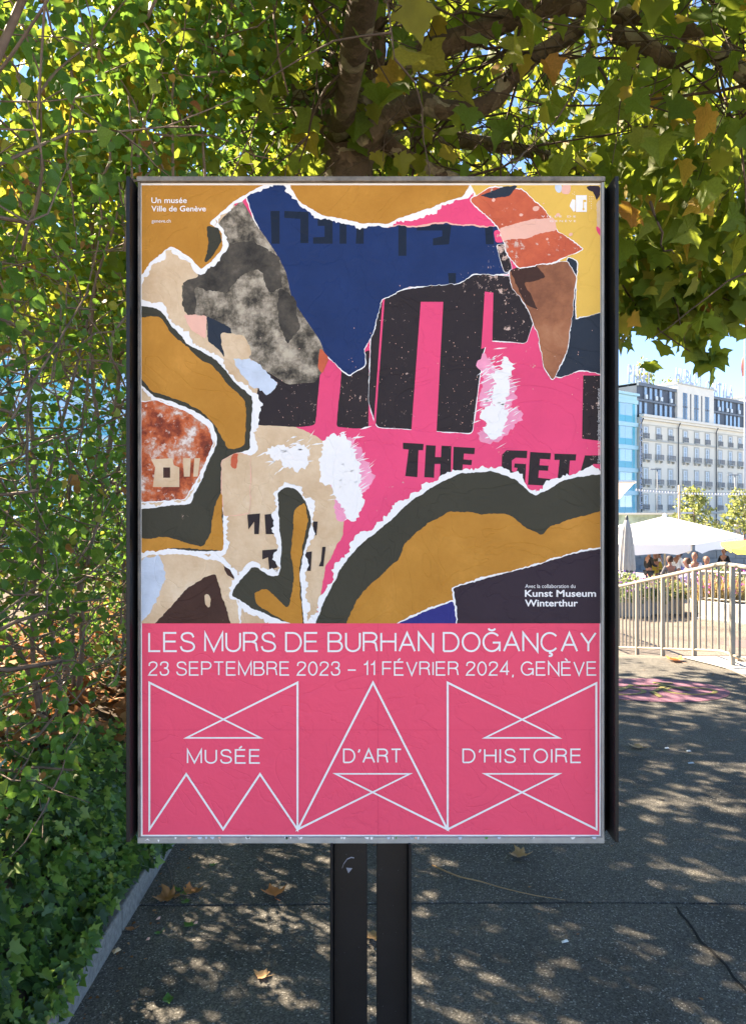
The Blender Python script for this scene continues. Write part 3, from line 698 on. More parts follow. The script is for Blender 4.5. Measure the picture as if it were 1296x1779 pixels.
# picture field: an abstract torn-paper collage in the poster's colours
flat('colour_field', [[(246.2, 321.3), (400, 321.3), (470, 640), (440, 700), (400, 800), (400, 1083), (246.2, 1083)]], CRM)
piece([(395, 690), (470, 725), (524, 745), (580, 775), (604, 850), (596, 930), (566, 985), (545, 1090), (380, 1090), (372, 860)], CRM)
piece([(452, 650), (560, 600), (548, 738), (525, 742), (438, 738)], BLK, **sharp)
piece([(594, 640), (642, 606), (640, 745), (584, 742)], BLK, **sharp)
piece([(646, 545), (668, 512), (716, 500), (800, 488), (822, 474), (888, 480), (908, 520), (926, 560), (914, 596), (846, 590), (838, 620), (820, 752), (762, 750), (756, 748), (716, 746), (655, 742), (640, 700)], BLK, 1.2, **sharp)
flat('colour_slot', [[(731, 524), (770, 524), (758, 756), (714, 756)], [(665, 514), (668.5, 514), (652, 745), (648.5, 745)], [(842, 506), (857, 508), (855, 598), (836, 606), (839, 560)], [(590, 620), (592, 620), (586, 700), (582, 700)]], PK1)
flat('dark_block', [[(1013, 652), (1043, 652), (1043, 766), (1011, 762)], [(1040, 700), (1043, 700), (1043, 704), (1040, 704)]], BLK)
blocks = [[(700, 769), (736, 771), (735, 782), (727, 782), (725, 829), (704, 827), (710, 781), (700, 780)],
 [(740, 773), (757, 774), (756, 794), (766, 794), (767, 774), (784, 775), (783, 832), (764, 832), (765, 806), (755, 806), (754, 830), (737, 829)],
 [(788, 776), (825, 778), (824, 789), (806, 788), (805, 798), (820, 799), (819, 808), (804, 807), (803, 818), (824, 819), (823, 832), (786, 832)],
 [(880, 782), (916, 783), (915, 796), (896, 795), (889, 800), (889, 818), (896, 822), (899, 813), (893, 812), (894, 805), (914, 806), (912, 838), (880, 834), (871, 824), (872, 790)],
 [(921, 785), (957, 787), (956, 798), (938, 797), (937, 808), (953, 809), (952, 818), (936, 817), (935, 830), (956, 832), (954, 844), (917, 842)],
 [(963, 788), (1001, 789), (1000, 800), (990, 800), (987, 838), (968, 838), (972, 799), (963, 799)],
 [(1016, 791), (1043, 791), (1043, 806), (1030, 806), (1028, 814), (1043, 815), (1043, 832), (1004, 836)]]
flat('dark_block', blocks, BLK)
# white paint burst
SMR = paper('smeared_pink_print', (238, 150, 178), .2, 22)
for (bx_, by_, rx_, ry_) in [(606, 826, 34, 74), (866, 684, 28, 46), (872, 730, 34, 24), (852, 752, 26, 16), (846, 640, 14, 26)]:
    piece([(bx_ + rx_ * math.cos(R(a)), by_ + ry_ * math.sin(R(a))) for a in range(0, 360, 20)], SMR, a1=14, a2=9)
for (bx_, by_, rx_, ry_) in [(598, 820, 22, 70), (582, 800, 30, 48), (612, 860, 14, 46), (500, 786, 40, 14), (512, 800, 26, 16), (868, 680, 16, 34), (862, 722, 22, 20), (876, 640, 12, 22), (852, 744, 20, 12)]:
    piece([(bx_ + rx_ * math.cos(R(a)), by_ + ry_ * math.sin(R(a))) for a in range(0, 360, 20)], white, a1=8, a2=8)
rb = random.Random(4); st = []
for (bx_, by_, sx_, sy_, n_) in [(866, 690, 24, 50, 110), (604, 820, 24, 58, 120), (505, 790, 30, 18, 50), (860, 640, 12, 20, 30)]:
    for i in range(n_):
        x0 = rb.gauss(bx_, sx_ * .62); y0 = rb.gauss(by_, sy_ * .62); L_ = rb.uniform(6, 26); a = rb.gauss(-.42, .22) + (math.pi if rb.random() < .4 else 0); w = rb.uniform(.5, 2.2)
        dx, dy = math.cos(a) * L_, math.sin(a) * L_
        st.append([(x0, y0), (x0 + dx * .4 - dy * .05, y0 + dy * .4 - w), (x0 + dx, y0 + dy), (x0 + dx * .5, y0 + dy * .5 + w * .6)])
for i in range(0, len(st), 30): flat('paint_streak', st[i:i + 30], white, kind='stuff')
# navy sheet
piece([(424, 330), (500, 316), (620, 316), (868, 384), (880, 430), (884, 476), (822, 476), (795, 492), (705, 500), (662, 520), (648, 580), (632, 606), (636, 634), (606, 652), (572, 622), (520, 560), (494, 500), (478, 440), (446, 390)], NAV, 1.3, a1=1.6)
flat('navy_block', [[(470, 366), (486, 366), (486, 423), (472, 423)], [(494, 366), (536, 368), (536, 422), (522, 422), (522, 380), (494, 378)], [(552, 380), (578, 380), (578, 423), (544, 423), (544, 412), (564, 411), (564, 392), (552, 392)], [(590, 384), (602, 384), (602, 423), (590, 423)], [(620, 388), (632, 388), (632, 423), (618, 423)], [(692, 388), (706, 388), (706, 444), (692, 444)], [(724, 388), (784, 390), (780, 424), (752, 426), (752, 414), (768, 410), (768, 400), (724, 400)], [(778, 474), (792, 474), (792, 492), (780, 492)], [(842, 392), (856, 392), (858, 424), (844, 424)]], DNV)
piece([(668, 392), (705, 368), (770, 346), (812, 332), (838, 352), (866, 390), (850, 392), (770, 386), (720, 390)], PK1, 2.0, SAL)
piece([(857, 400), (868, 398), (876, 420), (860, 422)], PK1, **sharp)
piece([(862, 424), (880, 424), (890, 470), (876, 474)], BLK, .8, **sharp)
# grey halftone scrap
piece([(385, 380), (420, 346), (444, 388), (478, 436), (496, 470), (508, 520), (556, 592), (570, 628), (548, 664), (500, 668), (455, 640), (400, 592), (330, 560), (312, 500), (340, 470)], GRY, **sharp)
piece([(318, 486), (350, 470), (396, 424), (440, 418), (486, 450), (494, 500), (470, 508), (452, 470), (420, 478), (392, 510), (340, 500), (340, 560), (322, 540)], DGR, a1=5, a2=3)
piece([(486, 500), (512, 520), (520, 570), (500, 600), (482, 560)], DGR, a1=5, a2=2.5)
piece([(500, 606), (540, 592), (548, 640), (512, 650)], GRY, **sharp)
piece([(556, 604), (572, 622), (560, 650), (552, 640)], ORG, **sharp)
piece([(250, 520), (262, 455), (300, 425), (334, 446), (346, 480), (316, 492), (318, 540), (260, 530)], CRM, a1=4)
piece([(318, 545), (360, 548), (358, 590), (330, 570)], SAL, a1=2)
piece([(360, 548), (402, 570), (410, 600), (392, 620), (362, 590)], INK, a1=4)
piece([(384, 578), (424, 582), (438, 616), (420, 640), (390, 624)], CRM, a1=4)
piece([(404, 622), (446, 630), (482, 664), (470, 688), (430, 668)], PCH, a1=6, a2=4)
# ochre top left with white torn rim
piece([(236, 311), (478, 311), (440, 330), (400, 354), (382, 372), (362, 388), (386, 402), (388, 430), (370, 452), (350, 468), (330, 448), (298, 426), (262, 456), (236, 492)], OCH, 6, a1=2)
piece([(358, 392), (380, 396), (384, 420), (370, 446), (356, 456), (362, 420)], OLV, a1=2.5)
piece([(498, 311), (820, 311), (804, 342), (742, 362), (700, 376), (676, 388), (630, 388), (560, 374), (518, 350)], OCH, 6, a1=2)
# top right scraps
piece([(812, 311), (1053, 311), (1053, 550), (985, 566), (985, 470), (920, 380), (830, 344)], YEL, 2.2, a1=1.5)
piece([(985, 445), (1002, 452), (998, 556), (1053, 540), (1053, 652), (1012, 642), (968, 656), (952, 640), (985, 560)], INK, 1.2, a1=1.5)
piece([(884, 470), (984, 452), (1000, 480), (992, 560), (984, 610), (960, 662), (946, 640), (934, 580), (914, 530), (890, 500)], TAN, 1.2, a1=1.6)
piece([(884, 468), (930, 460), (950, 482), (910, 492), (936, 540), (914, 530)], BRN, a1=3)
piece([(816, 346), (850, 326), (905, 328), (948, 366), (968, 402), (1014, 432), (970, 452), (900, 466), (880, 440), (868, 396)], ORG, 1.4, a1=2.2)
piece([(866, 396), (920, 382), (962, 376), (968, 398), (920, 412), (872, 418)], SAL, a1=2.5)
piece([(832, 340), (872, 324), (900, 322), (884, 342), (852, 344)], INK, a1=2.5)
piece([(1018, 322), (1043, 322), (1043, 338), (1036, 350), (1030, 332), (1018, 330)], AUB, a1=.8)
piece([(1036, 352), (1053, 340), (1053, 420), (1036, 400)], CRM, a1=1.5); piece([(1034, 390), (1044, 398), (1044, 412), (1036, 402)], PK1, **sharp)
piece([(962, 320), (976, 320), (974, 336), (966, 334)], PCH, **sharp); piece([(977, 320), (992, 320), (990, 338), (975, 336)], SAL, **sharp)
for q in [(856, 345, 7), (888, 352, 5), (905, 372, 6), (944, 352, 5), (905, 392, 6), (950, 414, 5), (990, 406, 7), (930, 360, 8), (968, 372, 7), (872, 388, 5)]:
    piece([(q[0], q[1] - q[2] * .6), (q[0] + q[2], q[1]), (q[0] + q[2] * .3, q[1] + q[2]), (q[0] - q[2] * .8, q[1] + q[2] * .3)], SAL, a1=3, a2=2)
# left bands
piece([(236, 528), (276, 536), (300, 566), (330, 600), (374, 622), (404, 660), (440, 690), (434, 780), (398, 790), (388, 860), (388, 958), (330, 956), (300, 954), (236, 958), (236, 884), (330, 876), (356, 820), (378, 764), (366, 730), (318, 704), (270, 690), (236, 660)], OLV, 7.0, a1=2.5)
piece([(236, 556), (276, 550), (300, 580), (330, 608), (366, 632), (396, 668), (428, 696), (424, 774), (396, 780), (378, 744), (340, 708), (300, 688), (262, 680), (236, 640)], OCH, a1=4)
piece([(236, 936), (290, 934), (352, 950), (366, 928), (372, 884), (386, 852), (388, 958), (330, 954), (300, 952), (236, 966)], OCH, a1=2.5)
piece([(236, 700), (270, 696), (318, 712), (362, 742), (372, 770), (346, 826), (322, 868), (236, 872)], RST, 2.0, a1=2)
flat('pale_block', [[(263, 798), (300, 796), (302, 808), (312, 812), (312, 846), (266, 846), (270, 812)], [(318, 796), (332, 796), (330, 828), (320, 828)], [(338, 796), (348, 796), (344, 828), (336, 828)]], CRM)
flat('dark_block', [[(284, 812), (296, 812), (296, 830), (284, 830)]], BRN)
piece([(236, 976), (262, 962), (330, 964), (384, 976), (406, 1000), (420, 1092), (236, 1092)], CRM, 5, a1=3)
piece([(236, 975), (276, 962), (290, 1000), (262, 1060), (236, 1092)], PCH, a1=6, a2=4)
piece([(262, 1092), (292, 1060), (326, 1022), (352, 1004), (376, 996), (384, 1030), (404, 1092)], BRN, a1=2)
piece([(386, 980), (402, 992), (410, 1008), (396, 1000)], BRN, a1=1.5)
piece([(355, 1032), (366, 1034), (364, 1058), (356, 1050)], CRM, a1=3)
# cream strip details
piece([(385, 800), (412, 786), (436, 792), (434, 892), (388, 896)], CRM, .9, SAL, a1=1.5)
piece([(402, 790), (414, 786), (410, 816), (400, 808)], ORG, a1=1.5)
flat('dark_block', [[(430, 894), (452, 892), (450, 928), (442, 928), (442, 906), (432, 920)], [(460, 894), (478, 892), (480, 928), (462, 928)], [(544, 906), (552, 906), (550, 930), (544, 930)], [(456, 956), (482, 954), (482, 986), (468, 990), (466, 968), (456, 972)], [(528, 960), (542, 958), (540, 992), (528, 992)], [(560, 950), (566, 950), (562, 984), (554, 984), (558, 974)]], BLK)
# looping scrap with thick white rim
piece([(482, 856), (496, 844), (516, 850), (534, 876), (540, 906), (530, 950), (522, 1000), (528, 1092), (486, 1076), (440, 1058), (402, 1034), (418, 1006), (440, 984), (468, 1000), (486, 1000), (490, 960), (486, 910)], OLV, 8.5, a1=2)
piece([(514, 880), (530, 872), (534, 906), (524, 950), (520, 1010), (526, 1092), (480, 1070), (444, 1050), (440, 1030), (462, 1022), (500, 1056), (512, 1010), (504, 960)], OCH, a1=3)
# sweeping band on the right
piece([(544, 1092), (566, 1040), (590, 990), (626, 945), (680, 902), (720, 866), (770, 836), (800, 822), (852, 818), (896, 834), (930, 862), (974, 836), (1000, 828), (1053, 824), (1053, 1092)], OLV, 7.5, a1=2.2)
piece([(598, 1092), (622, 1040), (650, 1010), (692, 972), (700, 945), (742, 908), (780, 888), (830, 892), (884, 894), (916, 916), (942, 930), (950, 918), (1000, 900), (1053, 884), (1053, 1092)], OCH, a1=3)
piece([(786, 1022), (846, 1004), (920, 986), (1000, 960), (1053, 952), (1053, 1092), (778, 1092), (792, 1050)], AUB, 2.6, a1=1.4)
piece([(672, 1092), (730, 1066), (788, 1044), (794, 1092)], IND, 2.6, a1=1)
fl = []
for i in range(240):
    bx_, by_ = rb.choice([(690, 640), (795, 620), (880, 540), (500, 700), (620, 690), (795, 700), (870, 800), (1020, 700)])
    x0, y0 = rb.gauss(bx_, 18), rb.gauss(by_, 50); s_ = rb.uniform(.5, 1.7)
    fl.append([(x0, y0), (x0 + s_, y0 + s_ * .4), (x0 + s_ * .3, y0 + s_ * 1.6)])
fl = [p for p in fl if p[0][1] < 815]
flat('paint_flecks', fl, SAL, kind='stuff')
# fold lines of the pasted sheets
CRS = paper('crease_print', (150, 60, 84), .1)
flat('sheet_seam', [[(656.2, 1083), (656.7, 1083), (657.2, 1451), (656.7, 1451)], [(247, 1268.2), (1041, 1268.0), (1041, 1268.3), (247, 1268.6)]], paper('seam_print', (212, 60, 98), .05), clip=False)

# ---- lettering
def ribbon(mb, pts, w, closed=False, lv0=0.0, cap=False):
    """mitred stroke of width w in poster pixels; climbs a hair along its way so crossings never share a plane"""
    P_ = [Vector(p) for p in pts]; n = len(P_); vs = []
    for i in range(n):
        a = P_[i - 1] if (i > 0 or closed) else None; b = P_[(i + 1) % n] if (i < n - 1 or closed) else None
        d1 = (P_[i] - a).normalized() if a is not None else None; d2 = (b - P_[i]).normalized() if b is not None else None
        if d1 is None: nn = Vector((-d2.y, d2.x)); l = 1
        elif d2 is None: nn = Vector((-d1.y, d1.x)); l = 1
        else:
            n1, n2 = Vector((-d1.y, d1.x)), Vector((-d2.y, d2.x)); nn = (n1 + n2)
            if nn.length < 1e-4: nn = n1
            nn.normalize(); l = min(1 / max(.2, nn.dot(n1)), 3.2)
        y_ = -.0002 - (LV[0] + lv0 + i * .35) * .000012
        for sg in (1, -1):
            q = P_[i] + nn * (w / 2 * l * sg); vs.append((X(q.x), y_, Z(q.y)))
    if closed:
        vs += [(vs[0][0], vs[-1][1] - .000002, vs[0][2]), (vs[1][0], vs[-1][1] - .000002, vs[1][2])]; n += 1
    fs = []
    for i in range(n - 1): fs.append((2 * i, 2 * i + 1, 2 * i + 3, 2 * i + 2))
    b = len(mb.v); mb.add(vs, fs)
def arc(cx, cy, rx, ry, a0, a1, n=12):
    return [(cx + rx * math.cos(R(a0 + (a1 - a0) * i / n)), cy + ry * math.sin(R(a0 + (a1 - a0) * i / n))) for i in range(n + 1)]
def cat(pts, n=5):
    out = []
    for i in range(len(pts) - 1):
        p0, p1, p2, p3 = [Vector(pts[j]) for j in (max(i - 1, 0), i, i + 1, min(i + 2, len(pts) - 1))]
        for s in range(n):
            t = s / n; out.append(tuple(.5 * ((2 * p1) + (-p0 + p2) * t + (2 * p0 - 5 * p1 + 4 * p2 - p3) * t * t + (-p0 + 3 * p1 - 3 * p2 + p3) * t ** 3)))
    return out + [pts[-1]]
_O = arc(.38, .5, .38, .5, 0, 360, 28)[:-1]
_S = cat([(.58, .76), (.50, .94), (.31, 1.0), (.11, .93), (.05, .75), (.14, .59), (.32, .52), (.52, .44), (.61, .26), (.53, .07), (.31, 0), (.09, .07), (.01, .27)])
_C = arc(.38, .5, .38, .5, 40, 320, 20)
_E = [[(.55, 1), (0, 1), (0, 0), (.57, 0)], [(0, .53), (.52, .53)]]
_G = [arc(.38, .5, .38, .5, 42, 335, 20) + [(.73, .0)], [(.42, .47), (.73, .47), (.73, .0)]]
GL = {'A': (.70, [[(0, 0), (.35, 1), (.70, 0)], [(.12, .35), (.58, .35)]]), 'B': (.62, [[(.36, .53), (0, .53), (0, 1), (.34, 1)] + arc(.36, .765, .2, .235, 80, -80, 8) + [(.30, .53)], [(.3, .53)] + arc(.38, .265, .23, .265, 85, -85, 8) + [(.34, 0), (0, 0), (0, .53)]]),
 'C': (.74, [_C]), 'Ç': (.74, [_C, [(.40, -.03), (.38, -.10)] + arc(.38, -.19, .10, .08, 80, -120, 8)]), 'D': (.68, [[(0, 0), (0, 1), (.28, 1)] + arc(.30, .5, .37, .5, 88, -88, 14) + [(.28, 0), (0, 0)]]),
 'E': (.57, _E), 'É': (.57, _E + [[(.2, 1.10), (.36, 1.28)]]), 'È': (.57, _E + [[(.36, 1.10), (.2, 1.28)]]), 'F': (.54, [[(.54, 1), (0, 1), (0, 0)], [(0, .51), (.5, .51)]]),
 'G': (.75, _G), 'Ğ': (.75, _G + [arc(.38, 1.27, .15, .13, 190, 350, 8)]), 'H': (.64, [[(0, 0), (0, 1)], [(.64, 0), (.64, 1)], [(0, .53), (.64, .53)]]), 'I': (0.02, [[(.01, 0), (.01, 1)]]),
 'L': (.5, [[(0, 1), (0, 0), (.5, 0)]]), 'M': (.78, [[(0, 0), (0, 1), (.39, .02), (.78, 1), (.78, 0)]]), 'N': (.64, [[(0, 0), (0, 1), (.64, 0), (.64, 1)]]), 'O': (.76, [('c', _O)]),
 'P': (.58, [[(0, 0), (0, 1), (.34, 1)] + arc(.35, .74, .23, .26, 85, -85, 8) + [(.32, .48), (0, .48)]]), 'R': (.62, [[(0, 0), (0, 1), (.34, 1)] + arc(.36, .76, .22, .24, 85, -85, 8) + [(.32, .52), (0, .52)], cat([(.34, .52), (.52, .44), (.56, .25), (.60, 0)])]),
 'S': (.62, [_S]), 'T': (.6, [[(0, 1), (.6, 1)], [(.3, 1), (.3, 0)]]), 'U': (.62, [[(0, 1), (0, .33)] + arc(.31, .32, .31, .32, 182, 358, 12) + [(.62, .33), (.62, 1)]]), 'V': (.64, [[(0, 1), (.32, 0), (.64, 1)]]), 'Y': (.66, [[(0, 1), (.33, .42), (.66, 1)], [(.33, .42), (.33, 0)]]),
 '0': (.52, [('c', arc(.26, .5, .26, .5, 0, 360, 24)[:-1])]), '1': (.24, [[(0, .80), (.14, .84), (.22, 1), (.22, 0)]]), '2': (.52, [cat([(.02, .70), (.06, .92), (.26, 1), (.46, .92), (.50, .72), (.38, .50), (.12, .24), (.0, 0)]) + [(.53, 0)]]),
 '3': (.52, [cat([(.02, .74), (.08, .94), (.26, 1), (.44, .94), (.48, .76), (.42, .58), (.24, .53)]), cat([(.24, .53), (.44, .47), (.52, .28), (.44, .06), (.25, 0), (.07, .05), (.0, .27)])]),
 '4': (.54, [[(.4, 0), (.4, 1), (0, .28), (.54, .28)]]), ',': (.06, [[(.05, .03), (.04, -.1), (.0, -.17)]]), '’': (.08, [[(.07, 1.0), (.07, .9), (.0, .76)]]), '–': (.5, [[(0, .38), (.5, .38)]]), ' ': (.26, [])}
def line(txt, x0, x1, ybase, cap, w, track=.17):
    adv = []; x = 0
    for ch in txt:
        g = GL[ch]; adv.append(x); x += g[0] + (track if ch != ' ' else track * .3)
    tot = x - track; s = (x1 - x0 - w) / tot
    mb = MB()
    for ch, ax in zip(txt, adv):
        for j, st_ in enumerate(GL[ch][1]):
            cl_ = isinstance(st_, tuple); pts_ = st_[1] if cl_ else st_
            pts_ = [(x0 + w / 2 + (ax + p[0]) * s, ybase - w / 2 - p[1] * (cap - w)) for p in pts_]
            cln = [pts_[0]]
            for q in pts_[1:]:
                if (Vector(q) - Vector(cln[-1])).length > .05: cln.append(q)
            ribbon(mb, cln, w, cl_, lv0=j * 6)
    LV[0] += .0
    return mb.build('lettering', white, poster)
LV[0] += 2
line('LES MURS DE BURHAN DOĞANÇAY', 258, 1036, 1133, 35, 3.3)
line('23 SEPTEMBRE 2023 – 11 FÉVRIER 2024, GENÈVE', 258, 1036.5, 1174, 25, 2.4, .2)
line('MUSÉE', 325, 453, 1327, 25.5, 2.7, .24); line('D’ART', 596, 698, 1326, 25.5, 2.7, .22); line('D’HISTOIRE', 803, 1010, 1326, 25.5, 2.7, .25)
for pts_ in ([(260, 1186), (453, 1282), (324, 1282), (517, 1186), (517, 1441), (452, 1345), (388, 1441), (324, 1345), (260, 1441)],
             [(517.5, 1441), (712, 1344.5), (583, 1344.5), (777, 1441), (648, 1186)],
             [(777.5, 1186), (971, 1282), (842, 1282), (1035.5, 1187), (1036, 1441), (842, 1344.5), (971, 1344.5), (777.5, 1441)]):
    mb = MB(); ribbon(mb, pts_, 3.5, True); mb.build('museum_monogram', white, poster)
    LV[0] += 1
def ftext(txt, x0, x1, ybase, cap, off=0.0, mat=None, vert=False, name='lettering', parent=None, lv=30):
    cu = bpy.data.curves.new('t', 'FONT'); cu.body = txt; cu.offset = off; cu.resolution_u = 3
    o = bpy.data.objects.new('t', cu); C.objects.link(o); dg = bpy.context.evaluated_depsgraph_get()
    m = bpy.data.meshes.new_from_object(o.evaluated_get(dg)); bpy.data.objects.remove(o)
    co = np.empty(len(m.vertices) * 3, np.float32); m.vertices.foreach_get('co', co); co = co.reshape(-1, 3)
    w = co[:, 0].max() - co[:, 0].min(); mnx = co[:, 0].min()
    sx = (x1 - x0) / w; sy = cap / .70
    out = co.copy()
    u = x0 + (co[:, 0] - mnx) * sx; v = ybase - co[:, 1] * sy
    if vert:      # runs upward: x0/x1 are heights from the bottom, ybase is the x of the baseline
        out[:, 0] = (ybase - co[:, 1] * sy - 648) * K; out[:, 2] = 1.6 - ((x0 - (co[:, 0] - mnx) * (x0 - x1) / w) - 889.5) * K
    else:
        out[:, 0] = (u - 648) * K; out[:, 2] = 1.6 - (v - 889.5) * K
    out[:, 1] = -.0002 - (LV[0] + 1) * .000012
    m.vertices.foreach_set('co', out.ravel()); m.materials.clear(); m.materials.append(mat or white); m.update()
    o = bpy.data.objects.new(name, m); link(o, parent or poster); return o
ftext('Un musée', 263.5, 325, 352.5, 9.6, .012); ftext('Ville de Genève', 263.5, 358, 367, 9.6, .012); ftext('geneve.ch', 264, 297, 386.5, 6.0)
ftext('Avec la collaboration du', 912, 999, 1021.5, 6.6); ftext('Kunst Museum', 911.5, 1035, 1036.5, 11.5, .02); ftext('Winterthur', 911.5, 1003.5, 1053.3, 11.5, .02)
ftext('V I L L E   D E', 940, 1000, 377.5, 3.2); ftext('G E N È V E', 955, 1000, 385.5, 3.2)
ftext('© Succession de Burhan Doğançay, Graphisme: © FabienCuttat.ch', 805, 675, 1041.2, 3.6, vert=True)
# city crest: half eagle, key, dots
cr = [[(1000, 339), (1019, 339), (1019, 368), (1000, 368)], [(991, 352), (994, 346), (999, 347), (999, 366), (996, 368), (992, 362), (989, 358)]]
flat('city_crest', cr, white)
flat('city_crest', [[(1012.5, 347), (1018, 347), (1018, 351), (1014, 351), (1014, 361), (1015.5, 363), (1013.2, 366), (1011, 363), (1012.5, 361)]], YEL)
flat('city_crest', [[(a, b), (a + 1, b), (a + 1, b + 1), (a, b + 1)] for a, b in [(1023, 341), (1023, 345), (1023, 349), (1026, 341), (1026, 345), (1026, 349), (1026, 353), (1026, 357), (1026, 361), (1029, 341), (1029, 345), (997, 333), (997, 337), (994, 336)]], white)
# torn paper remains along the bottom frame bar
rem = []
for i in range(46):
    x0 = rb.uniform(248, 1035); w = rb.uniform(2, 9)
    rem.append([(x0, 1452.2 + rb.uniform(0, 1)), (x0 + w, 1452.4), (x0 + w * rb.uniform(.6, 1), 1453.6 + rb.uniform(1, 3.5)), (x0 + w * .3, 1455 + rb.uniform(0, 2))])
def stuck(polys, mat):
    mb = MB()
    for p in polys: mb.add([(X(a), -.0064, Z(b)) for a, b in p], [tuple(range(len(p)))])
    mb.build('paper_scrap', mat, panel, kind='stuff')
stuck(rem[14:30], white); stuck(rem[30:40], PCH); stuck(rem[40:43], paper('green_scrap', (80, 140, 60))); stuck(rem[43:], SAL)
stuck([[(252, 1460), (258, 1455), (262, 1459), (257, 1457)], [(275, 1457), (279, 1457), (277, 1462)], [(381, 1455), (384, 1460), (388, 1465), (383, 1460)]], white)

# ------------------------------------------------------------ railing along the ramp
def foot(y): return .014 if y < 8.2 else .014 - .165 * (y - 8.2)
rail = empty('ramp_railing', (0, 0, 0), 0, 'cream painted metal railing following the ramp right of the poster', 'railing')
def rx(y): return 3.72 + .012 * (y - 8)
ppy = [5.0, 5.98, 6.97, 7.96, 8.93, 9.93, 10.93, 11.93, 12.9, 13.9]
for y in ppy: MB().box(rx(y) - .022, rx(y) + .022, y - .022, y + .022, foot(y) - .012, foot(y) + 1.02).build('post', M['rail'], rail)
for a, b in zip(ppy[:-1], ppy[1:]):
    n_ = 6
    for i in range(1, n_):
        y = a + (b - a) * i / n_
        mb = MB().tube([(rx(y), y, foot(y) + .115), (rx(y), y, foot(y) + 1.02)], [.0125] * 2, 8, True, False); mb.build('baluster', M['rail'], rail)
py_ = [5.0, 6, 7, 8.0, 8.15, 8.3, 9, 10, 11, 12, 13, 13.9]
MB().tube([(rx(y), y, foot(y) + 1.035) for y in py_], [.024] * len(py_), 10).build('handrail', M['rail'], rail)
MB().tube([(rx(y), y, foot(y) + .105) for y in py_], [.014] * len(py_), 8).build('bottom_rail', M['rail'], rail)

# low white wall with its own railing, turning off to the right
M['white_wall'] = pbr('white_rendered_wall', (.62, .60, .56), .9, .08, 3, .1, 30)
zl = -.53
wp = [Vector((6.55, 15.35)), Vector((7.4, 14.2)), Vector((8.7, 13.0)), Vector((11.5, 11.8)), Vector((18, 10.8))]
def thick(pts, w):
    L_, R_ = [], []
    for i, p in enumerate(pts):
        t = (pts[min(i + 1, len(pts) - 1)] - pts[max(i - 1, 0)]).normalized(); n_ = Vector((-t.y, t.x)) * w / 2
        L_.append(p + n_); R_.append(p - n_)
    return [tuple(v) for v in L_] + [tuple(v) for v in R_[::-1]]
wall = MB().prism(thick(wp, .22), zl - .05, zl + .36).build('low_wall', M['white_wall'])
tag(wall, 'low sunlit white wall curving along the far side of the ramp', 'wall')
MB().prism(thick(wp, .34), zl + .0, zl + .035).build('wall_plinth', M['concrete'], wall)
r2 = empty('terrace_railing', (0, 0, 0), 0, 'white railing standing on the low white wall by the flowers', 'railing')
seg = []
for a, b in zip(wp[:-1], wp[1:]):
    n_ = max(1, int((b - a).length / .125))
    for i in range(n_): seg.append(a.lerp(b, i / n_))
seg = seg[:46]
for i, p in enumerate(seg):
    w = .022 if i % 9 == 0 else .011
    MB().box(p.x - w, p.x + w, p.y - w, p.y + w, zl + .36, zl + .93).build('post' if i % 9 == 0 else 'baluster', M['rail'], r2)
MB().tube([(p.x, p.y, zl + .95) for p in seg[::5] + [seg[-1]]], [.026] * (len(seg[::5]) + 1), 8).build('handrail', M['rail'], r2)
MB().tube([(p.x, p.y, zl + .42) for p in seg[::5] + [seg[-1]]], [.016] * (len(seg[::5]) + 1), 6).build('bottom_rail', M['rail'], r2)
MB().add([(8.0 * 1 + 0, 14.9, 0)], []) 
dk = [(6.15 + .55 * math.cos(a * math.pi / 12), 12.35 + .42 * math.sin(a * math.pi / 12), zl + .003) for a in range(24)]
o = MB().add(dk, [tuple(range(24))]).build('manhole_cover', pbr('worn_patch', (.13, .09, .085), .9, .2, 6)); tag(o, 'dull round patch on the sunlit path behind the railing', 'manhole cover')

# ------------------------------------------------------------ planters with flowers in front of the terrace
def tuft(name, cx, cy, z0, n, rad, h, mat, parent, shape=('blade',), size=(.3, .6), seed=1, lean=.5):
    g = np.random.default_rng(seed); a = g.uniform(0, 6.283, n); r_ = rad * np.sqrt(g.uniform(0, 1, n))
    if shape[0] == 'blade':
        P_ = np.stack([cx + r_ * np.cos(a), cy + r_ * np.sin(a), np.full(n, z0) + g.uniform(0, h * .4, n)], 1)
        tip_ = np.stack([g.normal(0, lean, n), g.normal(0, lean, n), np.ones(n)], 1)
    else:
        P_ = np.stack([cx + r_ * np.cos(a), cy + r_ * np.sin(a), z0 + h * g.uniform(0, 1, n) ** .8 * (1 - .5 * (r_ / rad) ** 2)], 1)
        tip_ = g.normal(0, 1, (n, 3)) + [0, 0, .4]
    return scatter(name, list(shape), P_, frames(tip_, g.normal(0, 1, (n, 3))), g.uniform(size[0], size[1], n), mat, parent, 'stuff', g, .3)
M['planter'] = pbr('grey_planter', (.25, .24, .23), .85, .15, 5)
beds = [  # x, y, radius, foliage height, kind, label
    (5.2, 15.9, .55, .85, 'bush', 'petal_purple', 'leafy planter with small purple flowers left of the ramp end'),
    (6.05, 16.2, .5, .75, 'bush', 'petal_rust', 'grey planter of wispy green plants and reddish blooms'),
    (7.0, 15.6, .42, .8, 'grassy', 'petal_pink', 'dry golden ornamental grass clump with pink flowers beside the white wall'),
    (7.5, 16.4, .5, .95, 'bush', 'petal_pink', 'tall flowering planter with bright pink blossoms behind the golden grass'),
    (9.3, 16.6, .6, 1.05, 'bush', 'petal_rust', 'planter with rusty red flower spikes near the yellow parasol'),
    (10.6, 16.0, .5, .7, 'bush', 'petal_purple', 'low green planter bush behind the terrace railing')]
